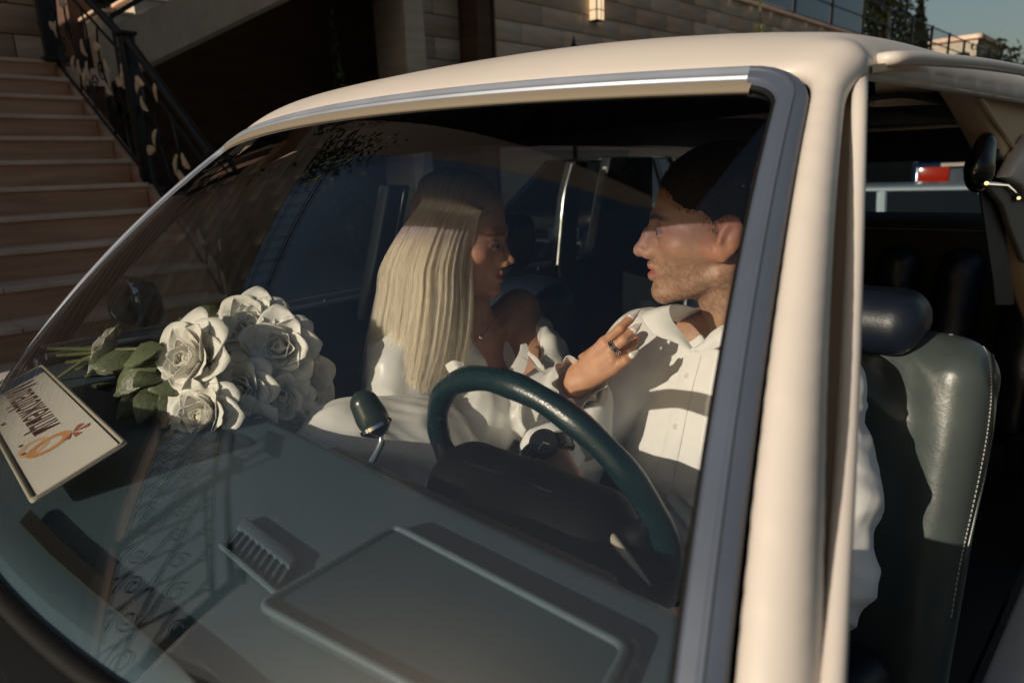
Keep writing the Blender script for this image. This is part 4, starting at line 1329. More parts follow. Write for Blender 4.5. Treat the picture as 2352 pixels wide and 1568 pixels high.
pdoor = side_panel('passenger_door', -0.42, 0.52, 0.38, 0.945, SX, 0.10, M['door_card'])
g = MB(); g.tube([(SX + 0.004, -0.40, 0.945), (SX + 0.004, 0.50, 0.955)], 0.007, 8); g.build('door_sill_strip', M['steel'], pdoor, smooth=True)
g = MB(); g.tube([(SX - 0.006, -0.40, 0.965), (SX - 0.006, 0.50, 0.975)], 0.004, 8); g.build('door_sill_bead', M['steel'], pdoor, smooth=True)
lp = at_x(748, 706, SX + 0.002)
g = MB(); g.tube([lp, lp + np.array([0, 0, 0.024]), lp + np.array([0, 0, 0.026])], [0.004, 0.004, 0.007], 10); g.build('lock_pin', M['chrome'], pdoor, smooth=True)
g = MB(); g.prism([(SX - 0.03, -0.30, 0.95), (SX - 0.03, 0.46, 0.95), (SX + 0.09, 0.44, 1.36), (SX + 0.09, 0.08, 1.36)], (0.004, 0, 0)); g.build('door_window', M['winglass'], pdoor)
# armrest and trims
g = MB(); g.box((SX + 0.03, 0.10, 0.74), (0.06, 0.50, 0.06)); g.build('armrest', M['door_card'], pdoor, bevel=0.02, seg=3)
rdoor = side_panel('rear_door', 0.56, 1.72, 0.38, 0.945, SX, 0.10, M['dark'])
g = MB(); g.prism([(SX - 0.03, 0.62, 0.95), (SX - 0.03, 1.68, 0.95), (SX + 0.09, 1.62, 1.36), (SX + 0.09, 0.60, 1.36)], (0.004, 0, 0)); g.build('door_window', M['winglass'], rdoor)
# belt pillar on the passenger side, leaning back
bpl = MB(); bpl.prism([at_x(836, 740, -0.70), at_x(893, 425, -0.66), at_x(945, 425, -0.66), at_x(884, 740, -0.70)], (-0.05, 0, 0))
bpl.build('passenger_belt_pillar', M['dark'], car, bevel=0.008)
bpl = MB(); bpl.tube([at_x(930, 432, -0.655), at_x(905, 560, -0.68), at_x(868, 690, -0.695)], 0.0035, 8)
bpl.build('belt_strip', M['steel'], car, smooth=True)


def strip(name, pts, r, m, X):
    g = MB(); pth = spline([at_x(*p, X) for p in pts], 40); g.tube(pth, r, 8)
    return g.build(name, m, car, smooth=True)


strip('rear_window_chrome', [(1314, 378), (1296, 450), (1287, 540), (1281, 608)], 0.0075, mat('brushed_chrome', (0.55, 0.52, 0.46), 0.3, metal=1.0), -0.74)
strip('rear_window_sill_chrome', [(1281, 612), (1262, 615), (1235, 617)], 0.0075, M['chrome'], -0.74)
strip('quarter_window_frame', [(1392, 385), (1375, 460), (1363, 530), (1357, 565), (1348, 576), (1330, 580)], 0.013, mat('ivory_rubber', (0.42, 0.39, 0.33), 0.5), -0.74)
poly_prism('rear_door_pillar', [(1322, 370), (1302, 450), (1292, 540), (1287, 640), (1322, 640), (1326, 540), (1334, 450), (1352, 370)], -0.74, 0.05, M['dark'], bevel=0.006)
poly_prism('quarter_pillar', [(1404, 360), (1384, 460), (1368, 560), (1350, 600), (1500, 640), (1500, 360)], -0.74, 0.05, M['dark'], bevel=0.006)
side_panel('rear_quarter_panel', 1.72, 3.6, 0.30, 0.96, SX, 0.10, M['cream'])

# passenger door mirror
mz = SDF((-1.25, -0.45, 0.80), (-0.75, 0.15, 1.20), 0.005)
mc = at_x(312, 692, -1.0)
mz.cone(mc + np.array([-0.07, 0.0, 0.0]), mc + np.array([0.07, 0, 0]), 0.062, 0.062, 0.02, sq=((0, 1, 0), 1.3))
mz.cut(mc + np.array([0, 0.03, 0]), (0, 1, 0))
V, Q = mz.extract()
mir = put('door_mirror', np_mesh('door_mirror', V, Q, relax=3), mat('mirror_shell', (0.008, 0.008, 0.009), 0.2), car)
loopm = [mc + np.array([-0.128 * 0.9 * math.copysign(abs(math.cos(a)) ** 0.5, math.cos(a)), -0.03, 0.058 * math.copysign(abs(math.sin(a)) ** 0.5, math.sin(a))]) for a in np.linspace(0, 2 * math.pi, 40)[:-1]]
g = MB(); g.tube(loopm, 0.009, 8, closed=True); g.build('chrome_rim', M['chrome'], mir, smooth=True)
g = MB(); g.tube([mc + np.array([0.02, 0, -0.05]), mc + np.array([0.08, 0.02, -0.09])], [0.03, 0.025], 12); g.build('mirror_foot', M['dark'], mir, smooth=True)

for sx in (-1, 1):
    g = MB(); g.prism([(sx * 0.79, -0.60, 0.70), (sx * 0.79, -0.60, 0.885), (sx * 0.79, -0.40, 0.905), (sx * 0.79, -0.37, 0.70)], (sx * 0.13, 0, 0)); g.build('cowl_side', M['cream'], car, bevel=0.02, seg=3)
# driver side body below the window line, wheels and door swung open (outside the frame)
side_panel('front_fender', -2.0, -0.46, 0.30, 0.84, 0.93, 0.08, M['cream'], bevel=0.03)
side_panel('front_fender', -2.0, -0.46, 0.30, 0.84, -0.85, 0.08, M['cream'], bevel=0.03)
side_panel('sill', -0.42, 1.1, 0.22, 0.34, 0.90, 0.10, M['cream'])
side_panel('rear_side_panel', 1.15, 3.6, 0.30, 0.96, 0.88, 0.08, M['cream'], bevel=0.03)
for wx, wy in ((0.80, -1.25), (-0.80, -1.25), (0.80, 2.75), (-0.80, 2.75)):
    g = MB(); g.tube([(wx - 0.09, wy, 0.32), (wx - 0.06, wy, 0.32), (wx + 0.06, wy, 0.32), (wx + 0.09, wy, 0.32)], [0.29, 0.32, 0.32, 0.29], 28)
    w_ = g.build('wheel', M['rubber'], car, smooth=True)
    g = MB(); g.tube([(wx - 0.092, wy, 0.32), (wx + 0.092, wy, 0.32)], [0.19, 0.19], 24); g.build('hubcap', M['chrome'], w_, smooth=True)

hg = np.array([0.955, -0.40, 0]); da = math.radians(76); dd_ = np.array([math.sin(da), math.cos(da), 0]); dn_ = np.array([math.cos(da), -math.sin(da), 0])
g = MB(); g.prism([hg + (0, 0, 0.30), hg + dd_ * 0.95 + (0, 0, 0.30), hg + dd_ * 0.98 + (0, 0, 0.92), hg + (0, 0, 0.90)], dn_ * 0.09)
ddoor = g.build('driver_door', M['cream'], car, bevel=0.015)
g = MB(); g.tube([hg + dd_ * 0.04 + (0, 0, 0.92), hg + dd_ * 0.40 + (0, 0, 1.36), hg + dd_ * 0.92 + (0, 0, 1.37), hg + dd_ * 0.96 + (0, 0, 0.92)], 0.014, 8); g.build('door_window_frame', M['steel'], ddoor, smooth=True)
# ------------------------------------------------------------------ people
def skin_mat(name):
    m = mat(name, (0.5, 0.3, 0.2), 0.46, attr='Col', var=0.10, vscale=60, bump=0.10, bscale=900, sss=0.12, spec=0.4)
    return m


M['skin_m'] = skin_mat('skin_tanned')
M['skin_f'] = skin_mat('skin_warm')
M['shirt'] = mat('white_cotton', (0.80, 0.785, 0.76), 0.75, var=0.02, bump=0.06, bscale=500, spec=0.25)
M['satin'] = mat('ivory_satin', (0.70, 0.69, 0.66), 0.34, var=0.03, vscale=9, bump=0.04, bscale=300, spec=0.5, sheen=0.2)
M['hair_cap'] = mat('blonde_hair_base', (0.30, 0.205, 0.12), 0.55, var=0.25, vscale=30, stretch=(6, 6, 0.6), bump=0.3, bscale=90)
M['hair_dark'] = mat('dark_short_hair', (0.018, 0.012, 0.009), 0.75, var=0.3, vscale=60, bump=0.6, bscale=400)
M['nail'] = mat('white_nail_varnish', (0.82, 0.78, 0.75), 0.18)
M['silver'] = mat('silver', (0.7, 0.69, 0.66), 0.14, metal=1.0)
M['watch'] = mat('black_watch_case', (0.008, 0.008, 0.009), 0.22)
M['trousers'] = mat('dark_trouser_wool', (0.014, 0.015, 0.020), 0.9)


def basis(F, roll=0.0):
    F = unit(F); up = np.array([0, 0, 1.0]); left = unit(np.cross(up, F)); up = np.cross(F, left)
    R = np.stack([left, -F, up], 1)
    c, s = math.cos(roll), math.sin(roll)
    return R @ np.array([[c, 0, s], [0, 1, 0], [-s, 0, c]])


def head_sdf(S, O, R, sc, fem, parted=0.0):
    def W(p): return O + R @ (np.array(p, float) * sc)
    def E(c, r, k, op='add', rot=None): S.ell(W(c), np.array(r) * sc, k * sc, op, R if rot is None else R @ rot)
    def C(a, b, ra, rb, k, op='add'): S.cone(W(a), W(b), ra * sc, rb * sc, k * sc, op)
    E((0, .012, .050), (.076, .098, .086), .01)
    E((0, -.034, -.008), (.062 if fem else .064, .056, .095 if not fem else .090), .02)
    for q in (-1, 1):
        if fem:
            C((q * .046, .0, -.050), (q * .008, -.074, -.086), .014, .014, .022)
        else:
            C((q * .053, .004, -.056), (q * .014, -.074, -.090), .016, .018, .018)
        E((q * .046, -.058, -.006), (.020, .020, .016), .022)
        C((q * .036, -.078, .036), (q * .010, -.087, .033), .008 if fem else .0095, .007 if fem else .009, .014)
        C((q * .066, .0, -.02), (q * .052, -.05, -.008), .012, .012, .02)
    E((0, -.077, -.088), (.016 if fem else .021, .016, .016), .012)
    # nose
    if fem:
        C((0, -.083, .020), (0, -.106, -.016), .0075, .0085, .010)
        E((0, -.110, -.019), (.0095, .0105, .009), .006)
    else:
        C((0, -.084, .024), (0, -.098, .006), .0085, .0098, .010)
        C((0, -.098, .006), (0, -.111, -.017), .0098, .010, .006)
        E((0, -.112, -.021), (.0120, .0120, .0105), .006)
    for q in (-1, 1):
        E((q * .0125, -.100, -.025), (.0078, .0115, .0085), .005)
        E((q * .0150, -.089, -.010), (.009, .010, .019), .012)
        E((q * .0066, -.107, -.0365), (.0034, .0060, .0042), .003, 'sub')
        E((q * .032, -.100, .013), (.017, .014, .0105), .012, 'sub')
        E((q * .031, -.0765, .0125), (.0125, .0122, .0120), .0015)
        C((q * .044, -.076, .012), (q * .031, -.0895, .0185), .0022, .0026, .003)
        C((q * .031, -.0895, .0185), (q * .019, -.083, .011), .0026, .002, .003)
        C((q * .044, -.076, .011), (q * .031, -.0875, .0055), .0022, .0022, .004)
        C((q * .031, -.0875, .0055), (q * .019, -.082, .010), .0022, .002, .004)
    # mouth
    E((0, -.077, -.050), (.029, .018, .023), .014)
    g = parted
    for q in (-1, 1):
        C((q * .0235, -.0825, -.0535), (q * .008, -.0955, -.0470 + g * .4), .0030, .0056, .004)
        C((q * .0235, -.0825, -.0540), (q * .006, -.0935, -.0605 - g * .6), .0030, .0068, .004)
    C((-.008, -.0955, -.0470 + g * .4), (.008, -.0955, -.0470 + g * .4), .0056, .0056, .003)
    C((-.006, -.0935, -.0605 - g * .6), (.006, -.0935, -.0605 - g * .6), .0068, .0068, .003)
    for q in (-1, 1):
        C((q * .021, -.0875, -.0540), (0, -.1015, -.0535 - g * .2), .0010 + g * .2, .0016 + g * .45, .0015, 'sub')
        # ear
        ry = np.array([[1, 0, 0], [0, .96, .28], [0, -.28, .96]])
        E((q * .0765, .016, .004), (.0075, .0185, .031), .005, 'add', ry)
        E((q * .0850, .013, .004), (.0050, .0110, .0200), .003, 'sub', ry)
        E((q * .0785, .0195, .0025), (.0050, .0065, .013), .003, 'add', ry)
        E((q * .0735, .007, -.0245), (.0055, .0085, .0095), .004)
        E((q * .080, .001, .000), (.004, .004, .006), .003)


def head_local(V, O, R, sc): return ((V - O) @ R) / sc


def soft(d, w): return np.clip(0.5 - d / w, 0, 1)


def paint_head(V, O, R, sc, fem, base):
    p = head_local(V, O, R, sc); x = np.abs(p[:, 0]); y = p[:, 1]; z = p[:, 2]
    col = np.tile(np.array(base, np.float32), (len(V), 1))
    n = vnoise(p * 140, 5) * 0.5 + vnoise(p * 45, 6) * 0.5
    col *= (1 + 0.07 * n)[:, None]
    inh = (np.abs(p[:, 0]) < .12) & (z > -.14) & (z < .16) & (np.abs(y) < .14)
    def blend(c, a):
        a = (a * inh)[:, None]; col[:] = col * (1 - a) + np.array(c) * a
    blush = np.exp(-(((x - .045) / .022) ** 2 + ((y + .06) / .03) ** 2 + ((z + .012) / .022) ** 2))
    blend(np.array(base) * np.array([1.06, .78, .70]), 0.55 * blush)
    nose = np.exp(-((x / .016) ** 2 + ((y + .108) / .014) ** 2 + ((z + .02) / .016) ** 2)); blend(np.array(base) * np.array([1.05, .76, .68]), 0.5 * nose)
    ear = soft(-(x - .070), .01) * (np.abs(y - .012) < .04); blend(np.array(base) * np.array([1.08, .74, .66]), 0.6 * ear)
    # lips
    front = y < -.07
    lipz = (np.abs(z + .0535) - (.0115 - 0.0085 * (x / .024) ** 2))
    lip = soft(lipz, .004) * soft(x - .023, .005) * front
    blend((.33, .105, .085) if not fem else (.27, .070, .066), 0.85 * lip)
    if not fem:
        st = soft(-( -.030 - z + 0.35 * (y + .02) * 0), .020) * soft(-(x * 0 + 1), .01) if False else None
        beard = np.clip((-.022 - z - 0.30 * np.clip(y + .055, 0, 1)) / .018, 0, 1) * np.clip((.030 - y) / .02, 0, 1) * np.clip((z + .125) / .012, 0, 1)
        must = np.exp(-(((z + .040) / .009) ** 2)) * soft(x - .028, .012) * front
        speck = np.clip(0.55 + 0.75 * vnoise(p * 420, 9) + 0.3 * vnoise(p * 160, 10), 0, 1)
        beard = np.clip(beard + 0.9 * must, 0, 1) * (1 - np.clip(lip * 1.6, 0, 1))
        blend((.060, .042, .032), 0.52 * beard * speck)
    # brows
    bz = .034 + 0.10 * (x - .010) * (x < .036) + (x > .036) * (.0026 - .25 * (x - .036))
    brow = soft(np.abs(z - bz) - (.0042 if not fem else .0028), .003) * soft(np.abs(x - .028) - .020, .006) * (y < -.05)
    blend((.020, .013, .009) if not fem else (.055, .033, .020), 0.85 * brow)
    # eyes
    ew = np.sqrt((x - .031) ** 2 + ((z - .0120) * 1.55) ** 2 + ((y + .083) * 0.9) ** 2)
    eye = soft(np.sqrt(((x - .031) / 1.9) ** 2 + (z - .0120) ** 2) - .0050, .0012) * (y < -.070)
    blend((.22, .20, .18), eye)
    iris = soft(np.sqrt((x - .031) ** 2 + (z - .0122) ** 2) - .0056, .001) * (y < -.078); blend((.030, .020, .012), iris)
    lid = soft(np.abs(np.sqrt(((x - .031) / 1.9) ** 2 + (z - .0120) ** 2) - .0062) - .0014, .0016) * (z > .009) * (y < -.066)
    blend((.012, .009, .008), (0.9 if fem else 0.5) * lid)
    if fem:
        sh = np.exp(-(((x - .033) / .014) ** 2 + ((z - .019) / .006) ** 2)) * (y < -.06); blend((.10, .05, .038), 0.5 * sh)
    return col


def disp_along_normals(V, Q, fn):
    me = np_mesh('tmp', V, Q); n = np.zeros(len(V) * 3, np.float32)
    me.vertices.foreach_get('normal', n); n = n.reshape(-1, 3)
    bpy.data.meshes.remove(me)
    return V + n * fn(V, n)[:, None]


def join_np(parts):
    Vs, Qs, o = [], [], 0
    for V, Q in parts:
        Vs.append(V); Qs.append(Q + o); o += len(V)
    return np.concatenate(Vs), np.concatenate(Qs)




# ================================================== the groom
SK_M = (0.42, 0.242, 0.155)
man = thing('person', 'man in white open-collared shirt behind the steering wheel, looking at the bride', 'person', (0.43, 0.40, 0.35))
Fm = unit((-0.80, -0.60, -0.02)); Rm = basis(Fm, 0.03)
Em = at_d(1674, 553, 1.02)
Om = Em - Rm[:, 0] * 0.079 - Rm[:, 1] * 0.014
nb = np.array([0.462, 0.345, 1.020])
S = SDF(Om - 0.20, Om + np.array([0.20, 0.20, 0.17]), 0.0023)
head_sdf(S, Om, Rm, 1.0, False, parted=0.004)
S.cone(Om + Rm @ np.array([0, .022, -.040]), nb + np.array([0, 0.0, -0.03]), .052, .060, .018)
S.cone(Om + Rm @ np.array([.045, .02, -.05]), nb + np.array([-0.02, -0.055, -0.01]), .012, .012, .02)
S.cut((0, 0, Om[2] - 0.185), (0, 0, -1))
hv = S.extract()
hv = (disp_along_normals(*hv, lambda V, n: 0.0004 * vnoise(V * 500, 2)), hv[1])
# torso, arms and hands under the shirt
Rs_, Ls_ = np.array([0.300, 0.300, 0.975]), np.array([0.580, 0.335, 0.955])
wr = at_d(1258, 1035, 1.06); hd = at_d(1292, 1120, 1.03); elb_r = np.array([0.215, 0.16, 0.80])
elb_l = at_d(1872, 1320, 0.97); wr_l = np.array([0.60, -0.02, 0.74])
B = SDF((0.05, -0.25, 0.40), (0.85, 0.62, 1.06), 0.0055)
B.cone((0.44, 0.40, 0.50), (0.455, 0.335, 0.86), .13, .135, .05, sq=((0, 1, 0), 1.3))
B.cone((0.455, 0.335, 0.86), (0.462, 0.345, 0.96), .13, .09, .05, sq=((0, 1, 0), 1.25))
B.cone(nb, nb + np.array([0, 0, 0.03]), .055, .055, .03)
for sh, el, w_ in ((Rs_, elb_r, wr), (Ls_, elb_l, wr_l)):
    B.chain([nb + (sh - nb) * 0.4, sh, el, w_], [.06, .05, .038, .029], .015)
# hands: palm and five fingers each
def hand(S, w_, fdir, ndir, side, curl=0.35, s=1.0):
    f = unit(fdir); n = unit(np.array(ndir) - f * (np.array(ndir) @ f)); t = np.cross(n, f) * side
    for q in (-1, -.33, .33, 1):
        S.cone(w_ + t * .018 * q * s, w_ + f * .085 * s + t * .031 * q * s, .013 * s, .0115 * s, .008)
    ln = [.070, .078, .072, .056]
    for i, q in enumerate((-1, -.33, .33, 1)):
        p = w_ + f * .088 * s + t * .031 * q * s; d = f; r = .0092 * s
        for k, l in enumerate((.45, .32, .23)):
            d = unit(d * math.cos(curl) - n * math.sin(curl)); e = p + d * ln[i] * l * s
            S.cone(p, e, r, r * .9, .003); p = e; r *= .9
    p = w_ + f * .02 * s - t * .022 * s
    d = unit(f * .7 - t * .7 - n * .15); e = p + d * .042 * s; S.cone(p, e, .0125 * s, .0105 * s, .008)
    d = unit(f * .92 - t * .3 - n * .25); g = e + d * .032 * s; S.cone(e, g, .0105 * s, .009 * s, .003)
    S.cone(g, g + d * .026 * s, .009 * s, .0075 * s, .003)


B.F = B.F  # coarse body keeps the arms; the right hand hangs over the lap
hand(B, wr + unit(hd - wr) * 0.02, hd - wr, (0.35, -0.75, 0.35), 1, 0.35)
hand(B, wr_l, (-0.35, -0.8, 0.25), (0, 0.3, 1), -1, 0.7)
# legs
for sx in (-1, 1):
    hip = np.array([0.44 + sx * .09, 0.34, 0.55])
bv = B.extract()
V, Q = join_np([hv, bv])
me = np_mesh('person_body', V, Q, relax=1)
V2 = np.empty(len(V) * 3, np.float32); me.vertices.foreach_get('co', V2); V2 = V2.reshape(-1, 3)
cols = paint_head(V2, Om, Rm, 1.0, False, SK_M)
vcol(me, cols)
put('body', me, M['skin_m'], man)
# hair: short dark cap
S = SDF(Om - 0.16, Om + np.array([0.17, 0.17, 0.18]), 0.003)
def Wm(p): return Om + Rm @ np.array(p, float)
S.ell(Wm((0, .016, .056)), (.080, .101, .088), .01, rot=Rm)
S.ell(Wm((0, .060, -.005)), (.062, .050, .060), .02, rot=Rm)
S.ell(Wm((0, -.100, .020)), (.075, .055, .062), .012, 'sub', Rm)
for q in (-1, 1):
    S.ell(Wm((q * .085, -.045, -.02)), (.03, .048, .075), .01, 'sub', Rm)
    S.ell(Wm((q * .085, .014, -.004)), (.022, .026, .044), .01, 'sub', Rm)
S.cut(Wm((0, 0, -.045)), Rm @ np.array([0, .2, -1.0]))
V, Q = S.extract()
V = disp_along_normals(V, Q, lambda V, n: 0.0012 * vnoise(V * 420, 4))
hcap = put('hair', np_mesh('hair', V, Q, relax=2), M['hair_dark'], man)
# short strands over the cap, so that the hairline breaks up
me_ = hcap.data; nn_ = np.zeros(len(V) * 3, np.float32); me_.vertices.foreach_get('normal', nn_); nn_ = nn_.reshape(-1, 3)
vv_ = np.zeros(len(V) * 3, np.float32); me_.vertices.foreach_get('co', vv_); vv_ = vv_.reshape(-1, 3)
ok_ = np.where(((vv_ - Om) @ Rm)[:, 2] > -.05)[0]
pk_ = RNG.choice(ok_, 9000); r0_ = vv_[pk_]; n0_ = nn_[pk_] + RNG.normal(size=(9000, 3)) * .25
fl_ = Rm @ np.array([0.0, 0.15, -0.65])
L_h = (0.004 + 0.006 * RNG.random((9000, 1)))
st4 = np.stack([r0_ - nn_[pk_] * .001, r0_ + (n0_ * .5 + fl_ * .35) * L_h * .4, r0_ + (n0_ * .45 + fl_ * .6) * L_h * .8, r0_ + (n0_ * .35 + fl_ * .9) * L_h * 1.1], 1).astype(np.float32)
hc_ = bpy.data.hair_curves.new('short_hair_strands'); hc_.add_curves([4] * 9000)
hc_.attributes['position'].data.foreach_set('vector', st4.reshape(-1))
ra_ = hc_.attributes.get('radius') or hc_.attributes.new('radius', 'FLOAT', 'POINT')
ra_.data.foreach_set('value', np.tile(np.array([.00028, .00026, .0002, .00008], np.float32), 9000))
hc_.materials.append(M['hair_dark'])
so_ = bpy.data.objects.new('hair_strands', hc_); so_.parent = hcap; so_.location = -world_loc(hcap); COL.objects.link(so_); so_['kind'] = 'stuff'

# shirt
S = SDF((0.02, -0.14, 0.42), (0.84, 0.62, 1.09), 0.0048)
S.cone((0.44, 0.37, 0.50), (0.452, 0.325, 0.80), .175, .172, .06, sq=((0, 1, 0), 1.30))
S.cone((0.452, 0.325, 0.80), (0.458, 0.335, 0.93), .168, .125, .07, sq=((0, 1, 0), 1.30))
S.cone(nb + np.array([0, 0, -0.03]), nb + np.array([0, 0, -0.005]), .075, .066, .03)
S.chain([nb + np.array([-0.03, 0, -0.028]), Rs_ + np.array([0, 0, 0.0]), (Rs_ + elb_r) / 2 + np.array([-0.01, 0, 0.0]), elb_r, elb_r + (wr - elb_r) * 0.80], [.055, .070, .068, .060, .048], .03)
S.chain([nb + np.array([0.03, 0, -0.028]), Ls_, (Ls_ + elb_l) / 2 + np.array([0.012, 0, 0]), elb_l, elb_l + (wr_l - elb_l) * 0.6], [.055, .066, .064, .058, .050], .03)
S.ell(nb + np.array([0, -0.045, 0.06]), (.060, .085, .075), .008, 'sub')
# open neck
S.cone(at_d(1591, 803, 0.99), nb + np.array([0, -0.02, 0.05]), .004, .052, .014, 'sub')
V, Q = S.extract()


def shirt_folds(V, n):
    a = ridge(V @ np.array([[1, .3, .5], [0, 1, 0], [-.6, 0, 1]]), (16, 6, 7), 11) * 0.0045
    arm = np.clip((V[:, 0] - 0.60) / 0.05, 0, 1) + np.clip((0.30 - V[:, 0]) / 0.05, 0, 1)
    b = (np.clip(ridge(V @ np.array([[1, 0, .5], [0, 1, .3], [-.3, -.2, 1]]), (11, 11, 34), 12), 0, 1) ** 1.6 * 0.0105 - 0.003) * arm * np.clip((0.98 - V[:, 2]) / 0.1, 0, 1)
    low = np.clip((0.92 - V[:, 2]) / 0.15, 0, 1)
    c = ridge(V @ np.array([[1, 0, .8], [0, 1, 0], [-.8, 0, 1]]), (13, 5, 24), 14) * 0.008 * low
    nk_ = np.clip((np.linalg.norm(V - at_d(1592, 770, 0.99), axis=1) - 0.05) / 0.06, 0, 1)
    return (a * (0.35 + 0.65 * low) + b + c + 0.0015 * vnoise(V * 60, 13)) * nk_


V = disp_along_normals(V, Q, shirt_folds)
shirt = put('shirt', np_mesh('shirt', V, Q, relax=1), M['shirt'], man)


def ruled(name, A, Bp, nu, nv, thick, m, parent, bow=0.0, bowdir=(0, -1, 0)):
    A = spline(A, nu * 3); Bp = spline(Bp, nu * 3)
    def f(u, v):
        i = u * (len(A) - 1); j = u * (len(Bp) - 1)
        a = A[int(i)] + (A[min(int(i) + 1, len(A) - 1)] - A[int(i)]) * (i - int(i))
        b = Bp[int(j)] + (Bp[min(int(j) + 1, len(Bp) - 1)] - Bp[int(j)]) * (j - int(j))
        return a + (b - a) * v + np.array(bowdir) * bow * math.sin(v * math.pi)
    return shell(name, f, nu, nv, thick, m, parent)


# collar leaves: from the V round the neck
ring_top = [at_d(1591, 798, 0.976), at_d(1566, 764, 0.984), at_d(1539, 725, 0.998), at_d(1550, 698, 1.020), nb + np.array([-0.064, 0.000, 0.034]), nb + np.array([-0.045, 0.062, 0.050]), nb + np.array([0.02, 0.078, 0.052])]
ring_bot = [at_d(1587, 808, 0.972), at_d(1552, 787, 0.976), at_d(1500, 764, 0.990), at_d(1481, 716, 1.040), nb + np.array([-0.092, 0.005, 0.002]), nb + np.array([-0.062, 0.088, 0.012]), nb + np.array([0.02, 0.105, 0.014])]
ruled('collar', ring_top, ring_bot, 40, 8, 0.0020, M['shirt'], shirt, bow=0.004, bowdir=(-0.2, -0.8, 0.4))
ring_top = [at_d(1594, 799, 0.974), at_d(1618, 780, 0.966), at_d(1640, 758, 0.962), at_d(1690, 738, 0.960), nb + np.array([0.066, -0.005, 0.034]), nb + np.array([0.06, 0.055, 0.050]), nb + np.array([0.02, 0.078, 0.052])]
ring_bot = [at_d(1596, 808, 0.968), at_d(1616, 808, 0.956), at_d(1650, 797, 0.948), at_d(1704, 776, 0.945), nb + np.array([0.094, -0.02, 0.002]), nb + np.array([0.09, 0.07, 0.012]), nb + np.array([0.02, 0.105, 0.014])]
ruled('collar', ring_top, ring_bot, 40, 8, 0.0020, M['shirt'], shirt, bow=0.006, bowdir=(0.2, -0.8, 0.4))
# button placket laid on the shirt front
bt_ = bvh_of(shirt)
pl_ = spline([(1592, 815), (1574, 880), (1556, 960), (1540, 1040), (1522, 1120), (1500, 1210)], 40)
rows = []
for x, y in pl_:
    rr_ = [on_surface(bt_, x + q, y + q * 0.10, 0.0025 if abs(q) < 17 else 0.0012) for q in (-19, -16, 0, 16, 19)]
    if all(q is not None for q in rr_): rows.append(rr_)
if len(rows) > 4:
    g = MB(); g.add([q for r_ in rows for q in r_], [(i * 5 + j, i * 5 + j + 1, i * 5 + 6 + j, i * 5 + 5 + j) for i in range(len(rows) - 1) for j in range(4)])
    pko = g.build('placket', M['shirt'], shirt, smooth=True)
    for k_ in (6, 18, 30):
        if k_ < len(rows):
            c_ = rows[k_][2]; dr_ = unit(CAM - c_)
            g = MB(); g.tube([c_, c_ + dr_ * 0.0022], [0.0050, 0.0046], 14); g.build('button', mat('pearl_button', (0.72, 0.70, 0.66), 0.25), pko, smooth=True)
# trousers and shoes (below the dash)
S = SDF((0.15, -0.75, 0.30), (0.75, 0.62, 0.72), 0.010)
for sx in (-1, 1):
    hip = np.array([0.45 + sx * .09, 0.36, 0.56]); kn = np.array([0.45 + sx * .13, -0.10, 0.62]); an = np.array([0.45 + sx * .11, -0.45, 0.40])
    S.chain([hip, kn, an], [.10, .075, .055], .02)
V, Q = S.extract(); put('trousers', np_mesh('trousers', V, Q), M['trousers'], man)
for sx in (-1, 1):
    S = SDF((0.45 + sx * .11 - .08, -0.66, 0.30), (0.45 + sx * .11 + .08, -0.36, 0.46), 0.008)
    S.cone((0.45 + sx * .11, -0.44, 0.365), (0.45 + sx * .11, -0.58, 0.352), .042, .034, .01)
    V, Q = S.extract(); put('shoe', np_mesh('shoe', V, Q), M['watch'], man)
# wristwatch
wd = unit(hd - wr); wf_ = unit(CAM - wr + np.array([-0.25, -0.05, 0.45])); wf_ = unit(wf_ - wd * (wf_ @ wd)); ws_ = np.cross(wd, wf_)
wc = wr + wd * 0.000
stp = [wc + 0.0365 * math.cos(a) * ws_ + 0.0335 * math.sin(a) * wf_ for a in np.linspace(0, 2 * math.pi, 41)[:-1]]
g = MB()
for off in (-0.007, 0.0, 0.007):
    g.tube([p + wd * off for p in stp], 0.0064, 8, closed=True)
wat = g.build('wristwatch', M['watch'], man, smooth=True)
dc = wc + wf_ * 0.036
g = MB(); g.tube([dc - wf_ * 0.005, dc + wf_ * 0.005, dc + wf_ * 0.0055, dc + wf_ * 0.0085], [0.0225, 0.0225, 0.021, 0.0185], 28)
cs = g.build('watch_case', M['watch'], wat, smooth=True)
for ang, ln_ in ((0.6, 0.014), (2.4, 0.010)):
    dd = math.cos(ang) * ws_ + math.sin(ang) * wd
    g = MB(); g.tube([dc + wf_ * 0.009, dc + wf_ * 0.009 + dd * ln_], 0.0008, 6); g.build('watch_hand', M['silver'], wat)

# ================================================== the bride
SK_F = (0.40, 0.215, 0.130)
wom = thing('person', 'blonde woman in white satin blouse in the passenger seat, hand on his chest', 'person', (-0.1, 0.3, 0.35))
Fw = unit((0.86, 0.44, -0.17)); Rw = basis(Fw, -0.04); SW = 0.94
Nt = at_d(1184, 600, 1.33)
Ow = Nt - Rw @ np.array([0, -.121, -.019]) * SW
nbw = np.array([-0.065, 0.205, 0.985])
rsh, lsh = np.array([-0.085, 0.055, 0.955]), np.array([-0.060, 0.345, 1.000])
lel, lwr = np.array([0.135, 0.225, 0.845]), at_d(1322, 880, 1.10)
S = SDF(Ow - 0.19, Ow + np.array([0.18, 0.18, 0.17]), 0.0024)
head_sdf(S, Ow, Rw, SW, True, parted=0.0005)
S.cone(Ow + Rw @ np.array([0, .020, -.045]), nbw, .043, .047, .018)
S.cone(Ow + Rw @ np.array([.04, .015, -.05]), nbw + np.array([0.055, -0.005, -0.02]), .010, .010, .018)
S.cut((0, 0, Ow[2] - 0.180), (0, 0, -1))
hv = S.extract()
